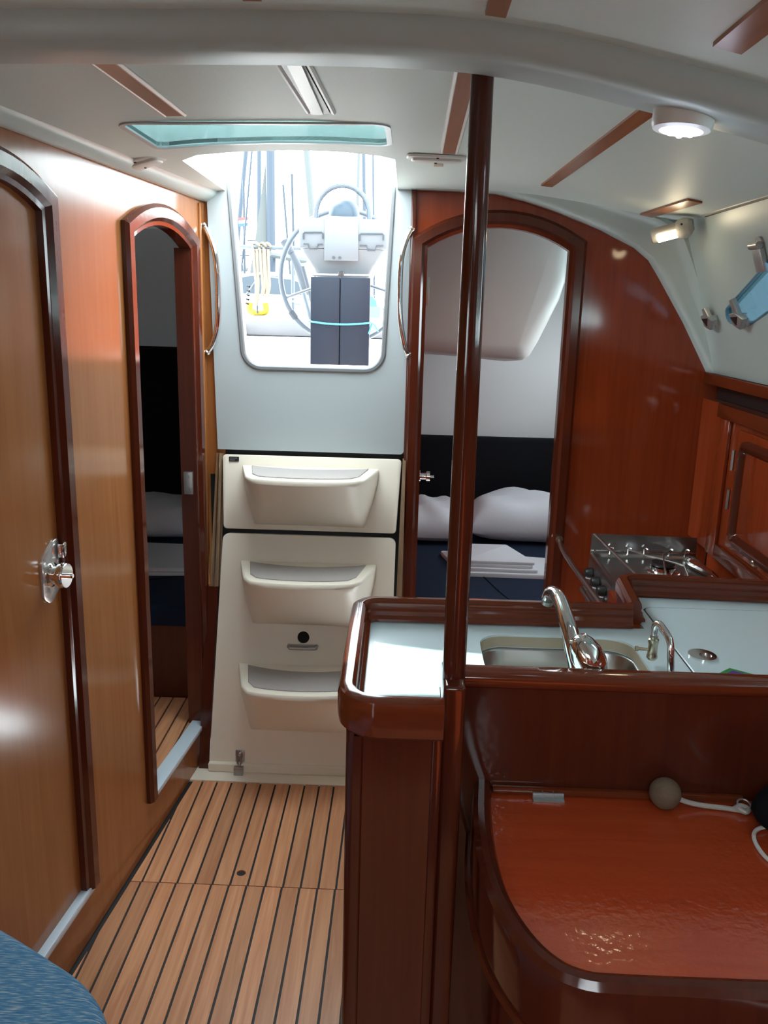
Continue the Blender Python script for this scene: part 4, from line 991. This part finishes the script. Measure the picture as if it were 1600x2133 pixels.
def clip_fit(loc, ang, label, ln=0.13, wd=0.034, tilt=0.0):
    t = thing('hatch_clip', loc, label, 'clip', 'white plastic headliner clips')
    Rm = Matrix.Translation(loc) @ Matrix.Rotation(ang, 4, 'Z') @ Matrix.Rotation(tilt, 4, 'Y')
    f = lambda u, v, w: tuple(Rm @ Vector((u, v, -w)))
    o = rrect(-ln / 2, -wd / 2, ln / 2, wd / 2, wd * 0.32, 5)
    link('base', slab(o, 0.0, 0.006, f, 0.003), M['white_pl'], t)
    o2 = rrect(-ln * 0.42, -wd * 0.28, ln * 0.42, wd * 0.36, wd * 0.2, 5)
    link('flap', slab(o2, 0.006, 0.012, f, 0.003), M['white_pl'], t)
    link('screw', lathe([(0.003, 0), (0.003, 0.002), (0, 0.002)], f(0.0, -wd * 0.36, 0.006), (0, 0, -1), 8), M['black'], t)
    link('screw', lathe([(0.003, 0), (0.003, 0.002), (0, 0.002)], f(0.0, wd * 0.2, 0.012), (0, 0, -1), 8), M['black'], t)
    return t
clip_fit((0.056, 2.092, 1.8325), 0.12, 'white plastic clip on the headliner by the mahogany post', 0.136, 0.056)
clip_fit((-0.636, 2.12, 1.812), -0.25, 'white plastic clip on the cove at the left wall top', 0.115, 0.075, -0.22)
tabm = link('headliner_tab', box((0.052, 2.19, 1.826), (0.076, 2.21, 1.8335), ID, 0.002), M['cream']); tag(tabm, 'tiny beige tab on headliner between clip and post', 'tab')

# ================================================================== OUTSIDE: COCKPIT AND MARINA
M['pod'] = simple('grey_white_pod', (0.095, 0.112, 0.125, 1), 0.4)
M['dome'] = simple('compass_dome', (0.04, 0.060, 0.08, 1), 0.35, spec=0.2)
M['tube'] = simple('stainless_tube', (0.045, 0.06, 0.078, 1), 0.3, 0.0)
M['outgrey'] = simple('slate_fittings', (0.024, 0.032, 0.044, 1), 0.6)  # even dark slate grey for small parts outside
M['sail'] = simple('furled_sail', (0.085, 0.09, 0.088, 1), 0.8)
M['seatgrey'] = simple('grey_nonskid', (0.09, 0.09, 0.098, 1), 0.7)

ck = link('floor_cockpit', plate([(-0.62, 2.77), (-0.02, 2.77), (-0.02, 4.15), (0.95, 4.15), (0.95, 6.4), (-1.08, 6.4), (-1.08, 4.25), (-0.90, 4.25)], [], 0, 0.02, XY(0.88)), M['deckwhite']); struct(ck, 'white cockpit sole outside the companionway')
link('bridge_deck', box((-0.625, 2.765, 0.90), (-0.02, 3.25, 1.275), ID, 0.02), M['deckwhite'], ck)
link('coaming', box((-1.75, 4.3, 0.9), (-1.08, 6.4, 1.36), ID, 0.03), M['deckwhite'], ck)
link('coaming', box((0.95, 4.2, 0.9), (1.75, 6.4, 1.36), ID, 0.03), M['deckwhite'], ck)
hb_ = thing('helm_bench', (0, 5.9, 0.9), 'white helm bench across the stern with a grey top band', 'bench')
link('front', box((-1.08, 5.55, 0.90), (0.95, 6.3, 1.275), ID, 0.02), M['deckwhite'], hb_)
link('seat_back', box((-1.08, 5.75, 1.276), (0.95, 6.3, 1.405), ID, 0.03), M['seatgrey'], hb_)

pd = thing('steering_pedestal', (-0.33, 4.45, 0.9), 'pale steering pedestal with instrument pod, large wheel and hooped guard', 'pedestal')
cs = []
for z, wx, y0, y1 in ((0.90, 0.24, 4.36, 4.62), (1.55, 0.22, 4.36, 4.58), (1.66, 0.30, 4.34, 4.58), (1.74, 0.41, 4.31, 4.58), (1.755, 0.42, 4.305, 4.58)):
    cs.append([(x, y, z) for x, y in rrect(-0.32 - wx / 2, y0, -0.32 + wx / 2, y1, 0.03, 4)])
link('column', loft(cs), M['pod'], pd, sharp=50)
pod = link('pod', box((-0.535, 4.30, 1.755), (-0.100, 4.55, 1.897), ID, 0.012, 3), M['pod'], pd)
link('centre_panel', box((-0.412, 4.292, 1.70), (-0.245, 4.302, 1.905), ID, 0.004), M['pod'], pd)
for x0, x1 in ((-0.512, -0.418), (-0.240, -0.125)):
    link('pocket_lip', tube([(x0, 4.292, 1.795), (x0, 4.290, 1.822), (x0 + .006, 4.288, 1.828), (x1 - .006, 4.288, 1.830), (x1, 4.290, 1.824), (x1, 4.292, 1.80)], 0.004, 8), M['outgrey'], pd)
    c = (x0 + x1) / 2
    link('cup_rim', tube([(x0, 4.292, 1.775), (c - .024, 4.292, 1.775), (c - .018, 4.290, 1.752), (c + .018, 4.290, 1.752), (c + .024, 4.292, 1.775), (x1, 4.292, 1.776)], 0.0035, 8), M['outgrey'], pd)
for x in (-0.365, -0.335):
    link('switch', lathe([(0.007, 0), (0.007, 0.006), (0, 0.006)], (x, 4.292, 1.715), (0, -1, 0), 14), M['outgrey'], pd)
dm = lathe([(0.074, 0.0), (0.076, 0.015), (0.072, 0.045), (0.058, 0.075), (0.034, 0.092), (0.0, 0.098)], (-0.325, 4.40, 1.905), (0, 0, 1), 28)
link('compass_dome', dm, M['dome'], pd)
link('compass_base', box((-0.405, 4.36, 1.895), (-0.245, 4.46, 1.908), ID, 0.004), M['outgrey'], pd)
gp = [(-0.457, 4.33, 1.88)] + [(-0.327 - 0.130 * math.cos(a), 4.33, 1.915 + 0.135 * math.sin(a)) for a in [k * math.pi / 14 for k in range(15)]] + [(-0.197, 4.33, 1.88)]
link('guard_hoop', tube(gp, 0.0125, 12), M['tube'], pd)

wh = link('wheel', tube([(-0.34 + 0.335 * math.cos(a), 4.66, 1.635 + 0.335 * math.sin(a)) for a in [k * math.pi / 32 for k in range(64)]], 0.0135, 12, closed=True), M['tube'], pd)
for k in range(5):
    a = math.radians(90 + 72 * k + 38)
    link('spoke', tube([(-0.34 + .04 * math.cos(a), 4.66, 1.635 + .04 * math.sin(a)), (-0.34 + .33 * math.cos(a), 4.66, 1.635 + .33 * math.sin(a))], 0.007, 8), M['tube'], wh)
link('hub', lathe([(0.05, -0.02), (0.05, 0.02), (0.02, 0.03), (0, 0.03)], (-0.34, 4.66, 1.635), (0, -1, 0), 20), M['tube'], wh)
link('rim_wrap', tube([(-0.34 + 0.335 * math.cos(a), 4.66, 1.635 + 0.335 * math.sin(a)) for a in [math.radians(213 + 2.5 * k) for k in range(4)]], 0.018, 10), M['outgrey'], wh)

ctb = thing('cockpit_table', (-0.327, 4.25, 0.91), 'folded slate blue cockpit table tied with a light blue cord', 'table')
link('leaf', box((-0.470, 4.235, 1.00), (-0.3285, 4.262, 1.622), ID, 0.004), M['table_blue'], ctb)
link('leaf', box((-0.3255, 4.235, 1.00), (-0.182, 4.262, 1.622), ID, 0.004), M['table_blue'], ctb)
link('leaf', box((-0.466, 4.266, 1.00), (-0.186, 4.292, 1.615), ID, 0.004), M['table_blue'], ctb)
link('foot', box((-0.36, 4.24, 0.90), (-0.29, 4.30, 1.00), ID, 0.004), M['tube'], ctb)
hg = tube([(-0.465, 4.262, 1.632), (-0.187, 4.262, 1.634)], 0.006, 8); link('top_hinge', hg, M['alu'], ctb)
link('catch', lathe([(0.016, -0.008), (0.016, 0.012), (0, 0.016)], (-0.325, 4.262, 1.636), (0, 0, 1), 16), M['black'], ctb)
link('tie_cord', tube([(-0.476, 4.28, 1.415), (-0.474, 4.231, 1.412), (-0.40, 4.229, 1.404), (-0.325, 4.229, 1.401), (-0.25, 4.229, 1.404), (-0.178, 4.231, 1.412), (-0.172, 4.262, 1.408), (-0.178, 4.240, 1.38), (-0.184, 4.232, 1.36)], 0.0045, 8, smooth_n=4), M['cyan'], ctb)
link('tie_end', tube([(-0.176, 4.235, 1.412), (-0.155, 4.24, 1.40), (-0.140, 4.25, 1.37)], 0.003, 6, smooth_n=3), M['cyan'], ctb)

oar = thing('tiller_extension', (-0.66, 5.2, 1.0), 'dark grey tapered handle leaning left of the wheel', 'handle')
link('grip', tube([(-0.735, 5.2, 1.85), (-0.69, 5.2, 1.78)], [0.026, 0.022], 12), M['outgrey'], oar)
link('blade', tube([(-0.69, 5.2, 1.785), (-0.64, 5.2, 1.68), (-0.60, 5.2, 1.57)], [0.017, 0.026, 0.022], 12), M['outgrey'], oar)
link('leg', tube([(-0.66, 5.2, 1.70), (-0.56, 5.2, 1.36), (-0.50, 5.2, 0.91)], 0.014, 10), M['tube'], oar)
tag(link('tiller', tube([(-0.60, 5.0, 1.70), (-0.545, 5.0, 1.50), (-0.52, 5.0, 0.91)], 0.011, 10), M['outgrey']), 'thin dark strut beside the pedestal, right of the leaning handle', 'strut')

pr = thing('stern_rail', (-0.95, 5.95, 1.36), 'stainless stern rail with two horizontal bars at the back of the cockpit', 'railing')
for z, r in ((1.852, 0.013), (1.535, 0.013), (1.505, 0.012)):
    link('bar', tube([(-1.6, 5.95, z), (-0.45, 5.95, z)], r, 10), M['tube'] if z > 1.6 else M['alu'], pr)
for x in (-1.45, -0.78): link('stanchion', tube([(x, 5.95, 1.40), (x, 5.95, 1.852)], 0.011, 10), M['tube'], pr)
link('brace', tube([(-1.10, 5.95, 1.535), (-0.98, 5.95, 1.70), (-0.95, 5.95, 1.852)], 0.008, 8), M['tube'], pr)
for k, (x, zb, lab) in enumerate(((-1.03, 1.47, 'beige mooring rope hanging nearest the hatch edge on the stern rail'), (-0.985, 1.54, 'doubled beige rope in the middle of the stern rail knots'), (-0.955, 1.53, 'beige mooring rope rightmost on the stern rail'))):
    rp = thing('mooring_rope', (x, 5.92, zb), lab, 'rope', 'mooring ropes on the stern rail')
    link('fall', tube([(x - .012, 5.925, 1.84), (x - .004, 5.92, 1.72), (x + .006, 5.92, 1.60), (x, 5.92, zb)], 0.010, 8, smooth_n=4), M['rope'], rp)
    link('fall', tube([(x + .012, 5.925, 1.84), (x + .016, 5.92, 1.70), (x + .020, 5.92, 1.60), (x + .004, 5.92, zb)], 0.010, 8, smooth_n=4), M['rope'], rp)
    link('hitch', tube([(x + 0.024 * math.cos(a) * (1 + .2 * math.sin(3 * a)), 5.95 - 0.026 * math.sin(a * 2.0), 1.852 + 0.028 * math.sin(a)) for a in [q * math.pi / 8 for q in range(16)]], 0.009, 8, closed=True), M['rope'], rp)
for k in range(5):
    link('vent_slot', tube([(-0.502 - 0.0012 * k, 2.745, 1.545 - 0.013 * k + 0.0), (-0.494 - 0.0012 * k, 2.735, 1.543 - 0.013 * k)], 0.003, 6), M['black'], wc)

aw = thing('sun_blocker', (-1.05, 3.25, 1.85), 'added sun-shaping canvas awning on two struts above the hatch, out of view', 'blocker')  # unseen sheet added to keep direct sun out of the hatch opening
aws = [[(x, y, 3.2 + 0.05 * (1 - ((x + 1.06) / 0.46) ** 2)) for x in [-1.50 + 0.11 * i for i in range(9)]] + [(x, y, 3.16 + 0.05 * (1 - ((x + 1.06) / 0.46) ** 2)) for x in [-0.62 - 0.11 * i for i in range(9)]] for y in (2.835, 3.25, 3.78)]
link('canvas', loft(aws), M['sail'], aw)
for y in (2.93, 3.69): link('strut', tube([(-1.44, y, 1.84), (-1.44, y, 3.17)], 0.012, 8), M['tube'], aw)

water = link('harbour_water', plate([(-80, -60), (80, -60), (80, 140), (-80, 140)], [[(-2.4, -6), (2.4, -6), (2.4, 6.6), (-2.4, 6.6)]], -0.02, 0, XY(0.25)), M['water']); tag(water, 'harbour water around the boats beyond the stern', 'water'); water['kind'] = 'structure'

def mast(p0, p1, r, mat, label, extra=None):
    Yd = p0[1]
    a = Vector(p0); b = Vector(p1); dirn = (b - a).normalized()
    top = a if a.z > b.z else b; bot = b if a.z > b.z else a; dn = (bot - top).normalized()
    foot = top + dn * ((top.z - 0.26) / -dn.z)
    t = thing('mast', foot, label, 'mast', 'masts in the marina')
    up = top - dn * (4.0 if not extra or 'short' not in extra else 0)
    link('pole', tube([tuple(foot), tuple(up)], r, 10), mat, t)
    if extra and 'spreader' in extra:
        z = extra['spreader']; c = top + dn * ((top.z - z) / -dn.z)
        link('spreader', tube([(c.x - 0.45, c.y, z), (c.x + 0.45, c.y, z)], r * 0.35, 6), mat, t)
    if extra and 'stay' in extra:
        link('stay', tube([tuple(up), (foot.x + extra['stay'], foot.y, 0.9)], r * 0.22, 6), mat, t)
    return t
mast((-5.49, 30, 6.26), (-5.81, 30, 3.49), 0.075, M['mast'], 'leaning grey mast at the far left of the hatch view', {'spreader': 3.0})
mast((-5.72, 34, 7.2), (-5.76, 34, 3.43), 0.085, M['mast'], 'slender blue-grey mast second from left in hatch view', {'spreader': 3.75})
mast((-3.43, 22, 5.2), (-3.42, 22, 2.3), 0.115, M['mast'], 'thick grey mast with grey mainsail, left half of hatch view', {'stay': -0.9})
mast((-5.68, 40, 6.55), (-5.47, 40, 4.0), 0.05, M['outgrey'], 'short tapering mast with lines, centre of the hatch view', {'short': 1, 'spreader': 4.2})
mast((-4.76, 36, 6.46), (-4.68, 36, 3.39), 0.05, M['outgrey'], 'thin dark short mast left of the steering wheel', {'short': 1})
mast((-3.04, 26, 5.89), (-2.85, 26, 3.94), 0.10, M['sail'], 'pale furled sail on a forestay, above the wheel', None)
mast((-2.22, 38, 7.96), (-2.25, 38, 5.31), 0.07, M['sail'], 'pale grey mast behind the guard hoop, leftmost of three', {'spreader': 5.6})
mast((-1.77, 33, 7.11), (-1.69, 33, 4.81), 0.07, M['mast'], 'blue-grey mast behind the guard hoop, middle of three', None)
mast((-1.95, 45, 9.17), (-1.85, 45, 6.03), 0.055, M['mast'], 'thin mast right of the guard hoop, rightmost of three', {'stay': 1.2})

def boat(cx, cy, ln, wd, zt, label, ang=0.0, dodger=True, mat=None):
    t = thing('moored_boat', (cx, cy, 0.25), label, 'boat', 'yachts beyond the stern rail')
    Rm = Matrix.Translation((cx, cy, 0)) @ Matrix.Rotation(ang, 4, 'Z')
    rg = []
    for k in range(9):
        u = -1 + 2 * k / 8; w = wd * (1 - max(0, u) ** 2.2 * 0.92) * (1 - max(0, -u) ** 3 * 0.25)
        sh = zt + 0.12 * u * u
        rg.append([tuple(Rm @ Vector((u * ln / 2, v, z))) for v, z in ((-w / 2, sh), (-w * .47, 0.55), (-w * .3, 0.2), (w * .3, 0.2), (w * .47, 0.55), (w / 2, sh))])
    link('hull', loft(rg), M['pod'], t, sharp=50)
    rg = []
    for u, h, w in ((-0.25, 0.02, 0.55), (-0.2, 0.30, 0.52), (0.15, 0.28, 0.46), (0.38, 0.02, 0.25)):
        rg.append([tuple(Rm @ Vector((u * ln, v, z))) for v, z in ((-w * wd / 2, zt), (-w * wd * .42, zt + h), (w * wd * .42, zt + h), (w * wd / 2, zt))])
    link('cabin', loft(rg), M['pod'], t)
    if dodger:
        rg = []
        for u, h in ((-0.36, 0.62), (-0.30, 0.72), (-0.24, 0.62), (-0.18, 0.30)):
            rg.append([tuple(Rm @ Vector((u * ln, wd * 0.36 * math.cos(a), zt + h * math.sin(a) ** 0.6 * 1.0))) for a in [math.pi * k / 10 for k in range(11)]])
        link('spray_hood', loft(rg), mat or M['grey_boat'], t, sharp=50)
    link('boom_cover', tube([tuple(Rm @ Vector((-0.32 * ln, 0, zt + 1.12))), tuple(Rm @ Vector((0.08 * ln, 0, zt + 1.18)))], [0.08, 0.12], 10), M['sail'], t)
    for k, u in enumerate((-0.45, -0.2, 0.1, 0.35)):
        for s in (-1, 1):
            q = Rm @ Vector((u * ln, s * wd * 0.42 * (1 - max(0, u) * 0.9), zt)); link('stanchion', tube([tuple(q), (q.x, q.y, q.z + 0.55)], 0.014, 6), M['tube'], t)
    for s in (-1, 1):
        link('lifeline', tube([tuple(Rm @ Vector((u * ln, s * wd * 0.42 * (1 - max(0, u) * 0.9), zt + 0.53))) for u in (-0.45, -0.2, 0.1, 0.35)], 0.008, 6), M['tube'], t)
    return t
boat(-3.0, 13.5, 8.0, 2.7, 1.32, 'white yacht with grey spray hood, nearest beyond the stern rail', math.radians(78))
boat(-2.9, 23.0, 9.0, 3.0, 1.45, 'white yacht moored further back behind the stern rail', math.radians(84))
boat(-2.3, 35, 9.0, 2.6, 1.30, 'white yacht with teal spray hood seen between wheel and pedestal', math.radians(95), True, simple('teal_canvas', (0.06, 0.17, 0.17, 1), 0.8))
boat(-6.2, 32.0, 10.0, 3.1, 1.5, 'farthest white yacht at the left of the hatch view', math.radians(80))
bu = thing('yellow_buoy', (-1.03, 5.9, 1.405), 'yellow horseshoe buoy hanging low behind the ropes on the stern rail', 'buoy')
link('float', tube([(-1.085, 6.02, 1.49), (-1.09, 6.02, 1.44), (-1.06, 6.02, 1.425), (-1.00, 6.02, 1.425), (-0.975, 6.02, 1.44), (-0.98, 6.02, 1.49)], 0.022, 10, smooth_n=3), M['yellow'], bu)
link('strap', tube([(-1.03, 5.99, 1.42), (-1.03, 5.985, 1.50)], 0.006, 6), M['outgrey'], bu)
fg = thing('ensign', (-4.47, 24, 0.9), 'small red, white and blue flag on a thin staff', 'flag')
link('staff', tube([(-4.47, 24, 0.9), (-4.46, 24, 4.63)], 0.03, 8), M['outgrey'], fg)
for k, mt_ in enumerate(('red', 'white', 'blue')):
    link('stripe', plate([(-4.60, 3.66 - 0.075 * k), (-4.35, 3.69 - 0.075 * k), (-4.35, 3.61 - 0.075 * k), (-4.60, 3.585 - 0.075 * k)], [], -0.01, 0.01, XZ(23.95)), M[mt_], fg)
ml = link('mainsail', plate([(-3.50, 1.9), (-4.02, 1.95), (-3.80, 3.2), (-3.50, 5.2)], [], -0.02, 0.02, XZ(22.1)), M['sail']); tag(ml, 'grey half-lowered mainsail along the thick mast', 'sail')
